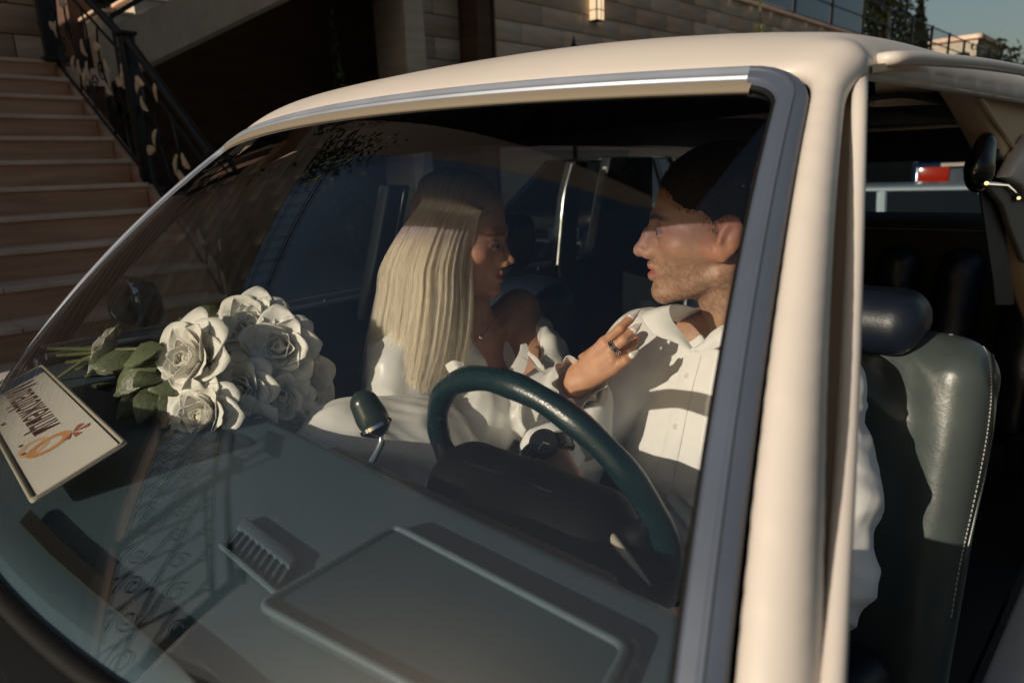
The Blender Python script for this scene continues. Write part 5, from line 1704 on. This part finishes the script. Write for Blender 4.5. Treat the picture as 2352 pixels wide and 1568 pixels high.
B = SDF((-0.30, -0.30, 0.42), (0.48, 0.52, 1.06), 0.0042)
B.cone((-0.06, 0.20, 0.52), (-0.055, 0.20, 0.80), .11, .105, .05, sq=((1, 0, 0), 1.25))
B.cone((-0.055, 0.20, 0.80), nbw + np.array([0.0, 0, -0.06]), .105, .075, .05, sq=((1, 0, 0), 1.2))
B.cone(nbw, nbw + np.array([0, 0, 0.05]), .048, .044, .03)
B.chain([nbw + np.array([0, -.05, -.01]), rsh], [.036, .040], .03)
B.chain([nbw + np.array([0, .05, -.01]), lsh, lel, lwr - unit(lwr - lel) * 0.02], [.036, .040, .030, .021], .03)
B.chain([nbw + np.array([0.045, 0.02, -0.018]), lsh + np.array([0.025, -0.01, 0.010])], [.008, .008], .012)
B.chain([nbw + np.array([0.045, -0.02, -0.018]), rsh + np.array([0.03, 0.0, 0.005])], [.008, .008], .012)
for q in (-1, 1):
    B.ell((0.035, 0.20 + q * .062, 0.835), (.055, .055, .058), .03)
bv = B.extract()
V, Q = join_np([hv, bv])
me = np_mesh('person_body', V, Q, relax=1)
V2 = np.empty(len(V) * 3, np.float32); me.vertices.foreach_get('co', V2); V2 = V2.reshape(-1, 3)
vcol(me, paint_head(V2, Ow, Rw, SW, True, SK_F))
wbody = put('body', me, M['skin_f'], wom)
# left hand on his chest, drawn from the knuckles seen from outside
H = SDF(at_d(1400, 800, 1.06) - 0.16, at_d(1400, 800, 1.06) + 0.16, 0.0020)
hw0 = lwr
def fing(pts, rs): H.chain([np.array(p) for p in pts], rs, .003)
kn = [at_d(1388, 787, 1.062), at_d(1401, 806, 1.052), at_d(1407, 828, 1.048), at_d(1410, 846, 1.050)]
for k_, (o_, w0) in enumerate(zip((-1, -.33, .33, 1), (.0165, .0165, .016, .0155))):
    b0 = lwr + (kn[3] - kn[0]) * 0.17 * o_
    H.cone(b0, kn[k_], .0150, .0100, .006)
H.cone(lwr + unit(lel - lwr) * 0.06, lwr, .0225, .0195, .01)
fing([kn[0], at_d(1424, 755, 1.060), at_d(1446, 733, 1.070), at_d(1458, 722, 1.080)], [.0092, .0080, .0070, .0054])
fing([kn[1], at_d(1432, 781, 1.042), at_d(1452, 762, 1.050), at_d(1463, 751, 1.060)], [.0091, .0080, .0070, .0054])
fing([kn[3], at_d(1436, 828, 1.036), at_d(1450, 818, 1.038), at_d(1459, 811, 1.042)], [.0084, .0072, .0063, .0050])
fing([kn[2], at_d(1440, 806, 1.062), at_d(1455, 790, 1.072), at_d(1462, 778, 1.082)], [.0088, .0076, .0066, .0052])
tb = lwr + (kn[0] - lwr) * 0.45 + (kn[0] - kn[3]) * 0.2
fing([lwr + (kn[0] - kn[3]) * 0.3, tb + CM[:, 2] * 0.018, at_d(1412, 772, 1.105), at_d(1436, 762, 1.115)], [.014, .012, .0095, .008])
V, Q = H.extract()
me = np_mesh('left_hand', V, Q, relax=1)
vc = np.tile(np.array(SK_F, np.float32) * np.array([1.42, 1.38, 1.32], np.float32), (len(me.vertices), 1)); V2 = np.empty(len(V) * 3, np.float32); me.vertices.foreach_get('co', V2)
vc *= (1 + 0.06 * vnoise(V2.reshape(-1, 3) * 120, 3))[:, None]
vcol(me, vc)
hnd = put('hand', me, M['skin_f'], wom)
for a, b, wdt in ((at_d(1446, 731, 1.066), at_d(1469, 711, 1.076), .0062), (at_d(1453, 761, 1.045), at_d(1471, 744, 1.055), .0062), (at_d(1450, 817, 1.032), at_d(1464, 805, 1.036), .0055)):
    N_ = SDF(np.minimum(a, b) - 0.02, np.maximum(a, b) + 0.02, 0.0011)
    nrm_ = unit(CAM - a)
    N_.cone(a + (b - a) * .12 + nrm_ * .0015, b + nrm_ * .001, wdt, wdt * .4, .002, sq=(nrm_, 2.2))
    V, Q = N_.extract(); put('nail', np_mesh('nail', V, Q, relax=1), M['nail'], hnd)
fd = unit(at_d(1432, 781, 1.042) - kn[1]); rc = kn[1] + fd * 0.008
u_ = unit(np.cross(fd, CM[:, 2])); v_ = np.cross(fd, u_)
for off, rr in ((0.0, .0021), (0.0042, .0012)):
    g = MB(); g.tube([rc + fd * off + .0116 * (math.cos(a) * u_ + math.sin(a) * v_) for a in np.linspace(0, 2 * math.pi, 29)[:-1]], rr, 8, closed=True)
    ring_o = g.build('ring', M['silver'], hnd, smooth=True)
g = MB()
for a in np.linspace(-0.6, 0.6, 4):
    g.ball(rc - fd * 0.003 - v_ * 0.0125 * math.cos(a) + u_ * 0.0125 * math.sin(a), .0020, 8, 6)
g.build('ring_stone', mat('clear_stone', (0.8, 0.8, 0.8), 0.05, spec=1.0), ring_o)
pn = at_d(1104, 775, 1.272)
g = MB(); g.ball(pn, .0034, 10, 8); pend = g.build('pendant', M['silver'], wom, smooth=True)
g = MB(); g.tube([pn, at_d(1108, 740, 1.29), at_d(1102, 700, 1.31)], .0006, 5); g.tube([pn, at_d(1128, 745, 1.30), at_d(1150, 715, 1.33)], .0006, 5)
g.build('necklace_chain', M['silver'], pend)

# blouse
S = SDF((-0.30, -0.32, 0.46), (0.46, 0.50, 1.06), 0.0046)
S.cone((-0.06, 0.19, 0.52), (-0.05, 0.19, 0.80), .135, .130, .05, sq=((1, 0, 0), 1.2))
S.cone((-0.05, 0.19, 0.80), (-0.055, 0.20, 0.93), .130, .095, .05, sq=((1, 0, 0), 1.2))
for q in (-1, 1):
    S.ell((0.040, 0.20 + q * .065, 0.830), (.066, .066, .068), .04)
S.chain([nbw + np.array([0, -.075, -.035]), rsh, (-0.03, -0.01, 0.82), (0.05, -0.04, 0.745), (0.16, -0.01, 0.78)], [.045, .058, .072, .074, .050], .04)
S.chain([lsh + np.array([0.03, -0.01, -0.06]), (lsh + lel) / 2 + np.array([0, 0, -0.02]), lel + np.array([0.0, 0.0, 0.0]), (lel + lwr) / 2 + np.array([0.005, -0.012, -0.012]), lwr - unit(lwr - lel) * 0.012 + np.array([0, -0.004, -0.004])], [.055, .062, .066, .060, .040], .03)
S.ell(at_d(1318, 958, 1.125), (.050, .050, .074), .03)
S.ell(at_d(1362, 960, 1.105), (.030, .036, .060), .03)
S.cone(nbw + np.array([0.10, 0.02, 0.03]), nbw + np.array([0.10, 0.015, -0.12]), .105, .030, .012, 'sub')
S.ell(lsh + np.array([0.0, 0.02, 0.035]), (.10, .10, .068), .012, 'sub')
S.cone(lwr + unit(lwr - lel) * 0.03, lwr + unit(lwr - lel) * 0.10, .05, .06, .006, 'sub')
V, Q = S.extract()


def blouse_folds(V, n):
    P = V @ np.array([[1, .4, .3], [-.4, 1, .6], [-.3, -.5, 1]])
    a = ridge(P, (22, 9, 10), 21) * 0.0075
    b = ridge(P, (10, 30, 8), 22) * 0.005
    slv = np.clip((V[:, 0] - 0.15) / 0.06, 0, 1)
    return (a + b) * (1 - 0.65 * slv) + 0.003 * vnoise(V * 28, 23)


V = disp_along_normals(V, Q, blouse_folds)
blouse = put('blouse', np_mesh('blouse', V, Q, relax=2), M['satin'], wom)
# frilled cuff
cd = unit(lwr - lel); cu = unit(np.cross(cd, (0, 0, 1))); cv = np.cross(cd, cu)


def cuff(u, v):
    a = u * 2 * math.pi
    r = 0.030 + 0.010 * v + 0.0045 * math.sin(9 * a + 1.0) * v + 0.003 * math.sin(5 * a) * v
    return lwr - cd * 0.016 + cd * (0.036 * v + 0.004 * math.sin(7 * a) * v) + r * (math.cos(a) * cu + math.sin(a) * cv)


shell('cuff', cuff, 90, 6, 0.0012, M['satin'], blouse)
# lapel and tie ends at the neckline
ruled('lapel', [at_d(1022, 838, 1.20), at_d(1040, 828, 1.19), at_d(1064, 832, 1.19)], [at_d(1060, 880, 1.18), at_d(1085, 872, 1.17), at_d(1100, 880, 1.18)], 10, 5, 0.002, M['satin'], blouse, 0.006)
ruled('lapel', [at_d(1209, 788, 1.34), at_d(1214, 800, 1.32), at_d(1214, 820, 1.29), at_d(1204, 856, 1.26)], [at_d(1204, 788, 1.35), at_d(1197, 806, 1.33), at_d(1180, 832, 1.30), at_d(1156, 868, 1.27)], 14, 6, 0.002, M['satin'], blouse, 0.014)
ruled('tie_end', [at_d(1214, 806, 1.30), at_d(1236, 824, 1.29), at_d(1250, 848, 1.27), at_d(1258, 868, 1.26)], [at_d(1215, 815, 1.30), at_d(1230, 836, 1.29), at_d(1243, 858, 1.27), at_d(1254, 872, 1.26)], 14, 4, 0.0015, M['satin'], blouse, 0.004)
ruled('cuff_tip', [at_d(1264, 862, 1.13), at_d(1256, 878, 1.12), at_d(1242, 900, 1.12)], [at_d(1267, 866, 1.13), at_d(1262, 886, 1.12), at_d(1250, 905, 1.12)], 8, 4, 0.0012, M['satin'], blouse, 0.003)
# skirt over the lap and a bare knee
S = SDF((-0.40, -0.40, 0.42), (0.25, 0.36, 0.95), 0.006)
kn_r = at_d(838, 1112, 1.13)
S.chain([(-0.06, 0.20, 0.60), at_d(930, 1060, 1.24), at_d(800, 1050, 1.16), at_d(770, 1070, 1.14)], [.150, .115, .082, .070], .05)
S.chain([(-0.12, 0.16, 0.58), at_d(800, 1180, 1.20)], [.14, .10], .05)
S.ell(kn_r + np.array([0.0, -0.07, 0.005]), (.062, .085, .060), .008, 'sub')
V, Q = S.extract()
V = disp_along_normals(V, Q, lambda V, n: ridge(V @ np.array([[1, .6, 0], [-.6, 1, .3], [0, -.3, 1]]), (30, 6, 14), 31) * 0.007 + ridge(V @ np.array([[1, .9, 0], [-.9, 1, .2], [0, -.2, 1]]), (60, 10, 20), 32) * 0.003)
put('skirt', np_mesh('skirt', V, Q, relax=2), M['satin'], wom)
S = SDF((-0.30, -0.60, 0.30), (0.25, 0.30, 0.95), 0.006)
S.chain([(-0.06, 0.20, 0.58), kn_r, (0.0, -0.42, 0.42)], [.085, .052, .04], .01)
S.chain([(-0.15, 0.20, 0.56), at_d(790, 1190, 1.16), (-0.12, -0.40, 0.42)], [.085, .052, .04], .01)
V, Q = S.extract(); me = np_mesh('legs', V, Q); vcol(me, np.tile(np.array(SK_F, np.float32), (len(V), 1))); put('legs', me, M['skin_f'], wom)

# hair: a cap and thousands of long straight strands
S = SDF(Ow - 0.17, Ow + 0.18, 0.003)
def Wf(p): return Ow + Rw @ (np.array(p, float) * SW)
S.ell(Wf((0, .016, .054)), np.array((.081, .102, .090)) * SW, .01, rot=Rw)
S.ell(Wf((0, .055, -.03)), np.array((.068, .052, .085)) * SW, .02, rot=Rw)
S.ell(Wf((0.006, -.108, .004)), np.array((.066, .062, .080)) * SW, .012, 'sub', Rw)
S.ell(Wf((0.075, -.060, -.03)), np.array((.045, .055, .085)) * SW, .012, 'sub', Rw)
V, Q = S.extract()
hairm = put('hair', np_mesh('hair', V, Q, relax=1), M['hair_cap'], wom)


def hair_shader():
    m = bpy.data.materials.new('blonde_strands'); m.use_nodes = True
    nt = m.node_tree; N = nt.nodes; L = nt.links
    N.remove(N['Principled BSDF'])
    hb = N.new('ShaderNodeBsdfHairPrincipled')
    hb.parametrization = 'COLOR'
    hb.inputs['Roughness'].default_value = 0.34
    hb.inputs['Radial Roughness'].default_value = 0.5
    hb.inputs['Random Roughness'].default_value = 0.2
    inf = N.new('ShaderNodeHairInfo'); rp = N.new('ShaderNodeValToRGB')
    rp.color_ramp.elements[0].color = (0.34, 0.20, 0.105, 1); rp.color_ramp.elements[1].color = (0.84, 0.62, 0.42, 1)
    e = rp.color_ramp.elements.new(0.55); e.color = (0.66, 0.44, 0.26, 1)
    L.new(inf.outputs['Random'], rp.inputs[0])
    r2 = N.new('ShaderNodeValToRGB')     # darker grown-out roots
    r2.color_ramp.elements[0].position = 0.02; r2.color_ramp.elements[0].color = (0.50, 0.44, 0.40, 1)
    r2.color_ramp.elements[1].position = 0.15; r2.color_ramp.elements[1].color = (1, 1, 1, 1)
    L.new(inf.outputs['Intercept'], r2.inputs[0])
    mu = N.new('ShaderNodeMix'); mu.data_type = 'RGBA'; mu.blend_type = 'MULTIPLY'; mu.inputs['Factor'].default_value = 1.0
    L.new(rp.outputs[0], mu.inputs['A']); L.new(r2.outputs[0], mu.inputs['B'])
    L.new(mu.outputs['Result'], hb.inputs['Color'])
    L.new(hb.outputs[0], N['Material Output'].inputs[0])
    return m


NS, KP = 15000, 12
Pts = np.zeros((NS, KP, 3), np.float32)
rows_y = [520, 600, 690, 780, 870, 960]
left_x = [897, 880, 862, 846, 838, 842]
right_x = [1088, 1086, 1084, 1078, 1052, 1010]
CLC = np.sort(RNG.random(64))
for i in range(NS):
    s = RNG.random()                      # 0 = back edge, 1 = front edge beside the face
    s = s ** 0.9
    cl = CLC[int(np.argmin(np.abs(CLC - s)))]; pull = 0.55 * RNG.random() ** 2.2
    lay = RNG.random()                    # depth inside the curtain
    # root along the parting, from crown to forehead
    rootl = np.array([.016 - .014 * lay, .085 - .160 * s, .0])
    rz = math.sqrt(max(0.0, 1 - (rootl[0] / .081) ** 2 - ((rootl[1] - .016) / .102) ** 2))
    far = i > NS * 0.84                   # the rest falls behind the other side
    if far:
        s *= .55; rootl[0] = .014 + .012 * lay; rootl[1] = .085 - .160 * s
    rootl[2] = .054 + .090 * rz + 0.006
    sidel = np.array([-.070 - .010 * lay, .070 - .135 * s, .075])
    if far: sidel = np.array([.066, .085 - .075 * s, .06])
    n_ = np.array([sidel[0] / .081, (sidel[1] - .016) / .102, (sidel[2] - .054) / .090]); n_ /= np.linalg.norm(n_)
    sidel = np.array([0, .016, .054]) + n_ * np.array([.0865, .1075, .0955]) * (1.0 + 0.06 * lay)
    c = [Wf(rootl)]
    for tt in (0.33, 0.66):
        m_ = rootl * (1 - tt) + sidel * tt
        m_ = (m_ - np.array([0, .016, .054])) / np.array([.083, .104, .092]); m_ /= np.linalg.norm(m_)
        c.append(Wf(np.array([0, .016, .054]) + m_ * np.array([.0865, .1075, .0960]) * (1.0 + 0.05 * lay)))
    c.append(Wf(sidel))
    if far:
        b_ = Wf(np.array([.075 + .01 * lay, .075 - .06 * s, -.06]))
        c += [b_, b_ + np.array([-0.02, 0.02, -0.10]), np.array([-0.13 - .03 * lay, 0.33 - .10 * s, 0.88 - .06 * RNG.random()])]
        sp_ = spline(c, 60); t_ = np.linspace(0, len(sp_) - 1, KP)
        i0_ = np.floor(t_).astype(int); i1_ = np.minimum(i0_ + 1, len(sp_) - 1); fr_ = (t_ - i0_)[:, None]
        Pts[i] = sp_[i0_] * (1 - fr_) + sp_[i1_] * fr_
        continue
    endy = 900 + 80 * RNG.random() ** 0.8 - 60 * max(0, s - 0.75) / 0.25 - 60 * (RNG.random() ** 4) + 12 * math.sin(cl * 41)
    wob = RNG.normal() * (5 if RNG.random() > .05 else 18); wav = RNG.random() * 6.28; cw_ = math.sin(cl * 60.0) * 2.5
    for y in (585, 665, 745, 825, endy):
        x0 = np.interp(y, rows_y, left_x); x1 = np.interp(y, rows_y, right_x)
        ss = s + (cl - s) * pull * (y - 520) / 400
        x = x0 + (x1 - x0) * ss + cw_ * (y - 520) / 400 + wob * ((y - 500) / 400) ** 2 + 2.0 * math.sin(y / 70 + wav)
        bul = math.sin(min(1, max(0, ss)) * math.pi)
        d = 1.285 - 0.045 * bul + 0.055 * lay + 0.004 * math.sin(cl * 97 + y / 200) - 0.02 * (y - 585) / 400 + 0.02 * (1 - ss)
        c.append(at_d(x, y, d))
    sp_ = spline(c, 60)
    t_ = np.linspace(0, len(sp_) - 1, KP)
    i0_ = np.floor(t_).astype(int); i1_ = np.minimum(i0_ + 1, len(sp_) - 1); fr_ = (t_ - i0_)[:, None]
    Pts[i] = sp_[i0_] * (1 - fr_) + sp_[i1_] * fr_
# flyaways and hair falling behind the other shoulder
off = np.array(world_loc(hairm), np.float32)
hc = bpy.data.hair_curves.new('hair_strands')
hc.add_curves([KP] * NS)
hc.attributes['position'].data.foreach_set('vector', Pts.reshape(-1))
rad = hc.attributes.get('radius') or hc.attributes.new('radius', 'FLOAT', 'POINT')
rr = np.tile(np.linspace(0.00026, 0.00013, KP).astype(np.float32), NS)
rad.data.foreach_set('value', rr)
hc.materials.append(hair_shader())
ho = bpy.data.objects.new('hair_strands', hc)
ho.parent = hairm; ho.location = -world_loc(hairm)
COL.objects.link(ho)
ho['kind'] = 'stuff'
# ------------------------------------------------------------------ parked cars
darkp = mat('black_car_paint', (0.010, 0.011, 0.014), 0.15, coat=1.0)
bluep = mat('navy_car_paint', (0.012, 0.020, 0.050), 0.15, coat=1.0)
whitep = mat('white_car_paint', (0.62, 0.62, 0.60), 0.3, coat=0.6)
redp = mat('dark_red_car_paint', (0.10, 0.008, 0.006), 0.2, coat=1.0)
pc = at_d(2175, 400, 8.6)
parked('dark blue hatchback with a red tail light and white plate, behind the limousine', pc[0] - 0.1, pc[1] + 2.2, math.radians(195), bluep, 'hatch', 1.40)
pc = at_d(2160, 440, 4.9)
parked('low white car with a curved white roof and thin pillar, just behind the limousine', pc[0] - 0.1, pc[1] + 0.4, math.radians(98), whitep, 'sedan', 0.762)
parked('black sedan parked by the retaining wall, seen past the bride', -4.6, 6.6, math.radians(12), darkp, 'sedan')
parked('dark red car behind the black sedan, seen in the rear side window', -4.0, 11.3, math.radians(180), redp, 'sedan')

# ------------------------------------------------------------------ wedding number plate on the dashboard
pa = at_z(72, 1158, 0.934); pb = at_z(284, 1012, 0.976); pcx = at_z(96, 836, 0.976)
ux_ = unit(pcx - pb); uy_ = unit(pb - pa); uy_ = unit(uy_ - ux_ * (uy_ @ ux_)); un_ = unit(np.cross(uy_, ux_)); un_ = un_ if un_[2] > 0 else -un_
PLW = np.linalg.norm(pcx - pb); PLH = np.linalg.norm(pb - pa)
plate = thing('wedding_plate', 'white newlyweds plate with brown script and two gold rings on the dashboard', 'plate', tuple(pa))
def PW(x, y, z=0.0):   # x from the plate's left (blue band) end, y from its lower edge
    return pa + ux_ * (PLW - x) + uy_ * y + un_ * z
M['plate'] = mat('plate_white_enamel', (0.70, 0.665, 0.60), 0.5, var=0.04, vscale=14)
g = MB(); g.prism(round_loop([PW(0, 0), PW(PLW, 0), PW(PLW, PLH), PW(0, PLH)], 0.008), un_ * 0.002); g.build('plate_sheet', M['plate'], plate)
lp_ = round_loop([PW(.003, .003, .003), PW(PLW - .003, .003, .003), PW(PLW - .003, PLH - .003, .003), PW(.003, PLH - .003, .003)], 0.007)
g = MB(); g.tube(lp_, 0.0022, 8, closed=True); g.build('plate_rim', mat('plate_rim_cream', (0.45, 0.41, 0.33), 0.4), plate, smooth=True)
lp_ = round_loop([PW(.0075, .0075, .0022), PW(PLW - .0075, .0075, .0022), PW(PLW - .0075, PLH - .0075, .0022), PW(.0075, PLH - .0075, .0022)], 0.006)
g = MB(); g.tube(lp_, 0.0011, 6, closed=True); g.build('border_line', M['rubber'], plate)
g = MB(); g.prism([PW(.009, .009, .0022), PW(.048, .009, .0022), PW(.048, PLH - .009, .0022), PW(.009, PLH - .009, .0022)], un_ * .0005); g.build('blue_band', mat('plate_blue_enamel', (.035, .085, .17), .45), plate)
fc = bpy.data.curves.new('lettering', 'FONT'); fc.body = 'Младоженци'; fc.size = 0.066; fc.extrude = 0.0003; fc.offset = 0.0004; fc.shear = 0.22; fc.align_x = 'LEFT'; fc.resolution_u = 3
fo = bpy.data.objects.new('lettering_src', fc); COL.objects.link(fo)
bpy.context.view_layer.update()
dg_ = bpy.context.evaluated_depsgraph_get()
fm = bpy.data.meshes.new_from_object(fo.evaluated_get(dg_)); bpy.data.objects.remove(fo)
co = np.empty(len(fm.vertices) * 3, np.float32); fm.vertices.foreach_get('co', co); co = co.reshape(-1, 3)
wfac = 0.300 / max(1e-4, co[:, 0].max() - co[:, 0].min())
out_ = np.array([PW(0.056 + (p[0] - co[:, 0].min()) * wfac, 0.042 + p[1] * 0.98, 0.00235 + p[2]) for p in co], np.float32)
fm.vertices.foreach_set('co', out_.ravel()); fm.update()
put('lettering', fm, mat('brown_script_ink', (0.085, 0.028, 0.030), 0.6), plate)
goldink = mat('gold_ring_ink', (0.62, 0.30, 0.12), 0.6, var=0.2, vscale=40); paleink = mat('pale_gold_ink', (0.66, 0.43, 0.24), 0.6)
for cx_, cy_, rx_, ry_, m_ in ((0.412, 0.050, 0.026, 0.030, goldink), (0.390, 0.034, 0.027, 0.021, paleink)):
    v = []; n_ = 36
    for a in np.linspace(0, 2 * math.pi, n_ + 1)[:-1]:
        for q in (1.0, 0.62):
            v.append(PW(cx_ + rx_ * q * math.cos(a), cy_ + ry_ * q * math.sin(a), .0026 if m_ is goldink else .0023))
    g = MB(); g.add(v, [(2 * i, 2 * i + 1, (2 * i + 3) % (2 * n_), (2 * i + 2) % (2 * n_)) for i in range(n_)]); g.build('gold_ring', m_, plate)
g = MB()
for an, l_ in ((0.2, .022), (1.2, .024), (2.2, .020), (-0.7, .018)):
    c_ = np.array([0.420, 0.080])
    d_ = np.array([math.cos(an), math.sin(an)]); p_ = np.array([-d_[1], d_[0]])
    g.add([PW(*(c_), .0029), PW(*(c_ + d_ * l_ + p_ * .006), .0029), PW(*(c_ + d_ * l_ - p_ * .005), .0029)], [(0, 1, 2)])
g.build('ribbon_bow', mat('rose_ink', (0.42, 0.13, 0.09), 0.6), plate)
g = MB()
for (x_, y_, w_) in ((0.355, 0.018, .006), (0.392, 0.016, .006), (0.215, 0.014, .010)):
    g.add([PW(x_, y_, .0029), PW(x_ + w_, y_ + .002, .0029), PW(x_ + w_ * .8, y_ + .007, .0029), PW(x_ - .001, y_ + .006, .0029)], [(0, 1, 2, 3)])
g.build('ink_mark', mat('dark_brown_ink', (0.06, 0.03, 0.02), 0.6), plate)

# ------------------------------------------------------------------ bouquet of white roses on the dash
def petal_mat():
    m = mat('white_rose_petal', (0.93, 0.91, 0.85), 0.5, var=0.05, vscale=20, bump=0.12, bscale=90)
    p = m.node_tree.nodes['Principled BSDF']
    nt = m.node_tree; tl = nt.nodes.new('ShaderNodeBsdfTranslucent'); tl.inputs[0].default_value = (0.86, 0.82, 0.68, 1)
    mx = nt.nodes.new('ShaderNodeMixShader'); mx.inputs[0].default_value = 0.16
    nt.links.new(p.outputs[0], mx.inputs[1]); nt.links.new(tl.outputs[0], mx.inputs[2]); nt.links.new(mx.outputs[0], nt.nodes['Material Output'].inputs[0])
    return m


M['petal'] = petal_mat()
M['petal_in'] = mat('cream_rose_heart', (0.70, 0.62, 0.45), 0.6, var=0.06, vscale=20)
M['rose_leaf'] = mat('rose_leaf', (0.125, 0.150, 0.080), 0.40, var=0.25, vscale=16, bump=0.25, bscale=120)
M['rose_stem'] = mat('rose_stem', (0.095, 0.115, 0.040), 0.5, var=0.2, vscale=40)
bq = thing('bouquet', 'bouquet of white roses with leaves lying on the dashboard', 'bouquet', tuple(at_z(560, 900, 0.93)))


def petal_mesh(seed, w, h, curl, lip):
    """a cupped petal: base at the origin, growing up +Z, its back towards +Y"""
    rg = np.random.default_rng(seed); ph = rg.random() * 6
    def f(u, v):
        a = (u - .5) * 2
        wid = w * (0.30 + 0.70 * math.sin(min(1, v * 1.12) * math.pi * .5)) * (1 - 0.42 * max(0, v - .72) ** 2 / .0784)
        x = a * wid
        z = h * v * (1 - 0.10 * a * a)
        y = -curl * a * a * wid * 1.0 + 0.22 * h * math.sin(v * math.pi * .5) + lip * h * max(0, v - .62) ** 1.6 * 2.2
        y += 0.035 * h * math.sin(3.1 * a + ph) * v + 0.02 * h * math.sin(7 * a + ph * 2) * v * v
        return np.array([x, y, z])
    v, fc_ = grid_vf(f, 9, 9)
    me = mesh('petal', v, fc_)
    bm = bmesh.new(); bm.from_mesh(me); bmesh.ops.solidify(bm, geom=bm.faces[:], thickness=0.0006); bm.to_mesh(me); bm.free()
    me.polygons.foreach_set('use_smooth', [True] * len(me.polygons)); me.materials.append(M['petal'])
    return me


PET = {k: [petal_mesh(10 * k + i, w, h, c, l) for i in range(3)] for k, (w, h, c, l) in enumerate(((0.011, 0.034, 1.1, -0.10), (0.017, 0.040, 0.85, 0.10), (0.024, 0.044, 0.60, 0.42), (0.030, 0.045, 0.42, 0.85)))}


def rose(c, axis, s, seed):
    rg = np.random.default_rng(seed)
    ax = unit(axis); t1 = unit(np.cross(ax, (0.3, 0.2, 1.0))); t2 = np.cross(ax, t1)
    base = np.array(c) - ax * 0.022 * s
    g = MB(); g.ball(base + ax * 0.019 * s, np.array([.010, .010, .010]) * s, 10, 8)
    g.tube([base - ax * 0.004 * s, base + ax * .010 * s], [0.006 * s, 0.009 * s], 10)
    hd_ = g.build('rose', M['petal_in'], bq, smooth=True)
    hw_ = world_loc(hd_)
    for ring, (n, r0, tilt) in enumerate(((5, .0025, -0.02), (6, .006, 0.14), (6, .010, 0.36), (7, .013, 0.68))):
        for i in range(n):
            a = 2 * math.pi * (i + rg.random() * .35) / n + ring * 1.1
            rad_ = math.cos(a) * t1 + math.sin(a) * t2
            tl = tilt + rg.normal() * 0.07
            zax = unit(ax * math.cos(tl) + rad_ * math.sin(tl)); yax = unit(rad_ * math.cos(tl) - ax * math.sin(tl)); xax = np.cross(yax, zax)
            o = bpy.data.objects.new('petal', PET[ring][i % 3])
            k = s * (0.92 + 0.16 * rg.random())
            p = base + rad_ * r0 * s
            mtx = Matrix.Identity(4)
            for q in range(3):
                mtx[q][0] = xax[q] * k; mtx[q][1] = yax[q] * k; mtx[q][2] = zax[q] * k; mtx[q][3] = p[q] - hw_[q]
            o.parent = hd_; o.matrix_local = mtx
            COL.objects.link(o)
    return hd_


roses = [((612, 722), 1.12, (0.55, -0.55, 0.62), 1.28), ((470, 800), 1.04, (0.30, -0.85, 0.45), 1.42), ((672, 775), 1.10, (0.75, -0.55, 0.35), 1.22),
         ((500, 925), 1.00, (0.45, -0.80, 0.38), 1.30), ((585, 870), 1.06, (0.60, -0.70, 0.35), 1.20), ((668, 890), 1.09, (0.80, -0.45, 0.30), 1.10),
         ((722, 842), 1.14, (0.90, -0.10, 0.35), 1.20), ((610, 965), 1.05, (0.65, -0.65, 0.10), 1.08), ((705, 955), 1.10, (0.85, -0.40, 0.05), 1.05),
         ((530, 735), 1.14, (0.1, -0.35, 0.95), 1.10)]
for i, ((x, y), d, ax, s) in enumerate(roses):
    d += 0.06; s *= 0.92
    c_ = at_d(x - 34 + (x - 600) * 0.04, y + 26 + (y - 850) * 0.06, d)
    rose(c_, ax, s, 60 + i)
    tail = at_d(330 - 8 * i, 800 + 6 * (i % 5), 1.22 + 0.012 * i)
    g = MB(); g.tube(spline([c_ - unit(ax) * 0.022 * s, c_ - unit(ax) * 0.06 + np.array([-0.03, 0.02, 0]), tail, at_d(110 + 22 * (i % 5), 800 + 16 * (i % 6), 1.36)], 20), 0.0036, 8)
    g.build('stem', M['rose_stem'], bq, smooth=True)
rg_ = np.random.default_rng(3)
lv_ = [((425, 770), (300, 850), 1.10, .085), ((380, 800), (310, 855), 1.10, .07), ((300, 830), (250, 850), 1.14, .07), ((260, 850), (285, 905), 1.12, .06), ((470, 700), (440, 760), 1.16, .08), ((520, 700), (470, 740), 1.18, .07), ((360, 880), (330, 930), 1.10, .07), ((420, 880), (380, 940), 1.06, .07), ((320, 770), (270, 790), 1.22, .06), ((350, 760), (400, 800), 1.18, .06), ((600, 780), (570, 820), 1.12, .06), ((400, 850), (345, 905), 1.08, .07), ((455, 870), (425, 905), 1.06, .06)]
for (a, b, d, L__) in lv_:
    d += 0.03; a = (a[0] - 34, a[1] + 14); b = (b[0] - 34, b[1] + 14)
    p0, p1 = at_d(*a, d), at_d(*b, d - 0.01)
    for q in ((0, 1) if L__ > .065 else (1,)):
        st_p = p0 + (p1 - p0) * 0.35 * q + rg_.normal(size=3) * 0.008
        v, f = leaf_vf(st_p, p1 - p0 + rg_.normal(size=3) * 0.03, unit(CAM - p0) + np.array([0, 0, 0.9]) + rg_.normal(size=3) * 0.35, L__ * (0.8 + .3 * q), L__ * .62)
        g = MB(); g.add(v, f); g.build('leaf', M['rose_leaf'], bq, smooth=True)
# one wilted bloom half hidden among the stems
rose(at_d(240, 795, 1.30), (-0.4, -0.6, 0.5), 0.85, 99)
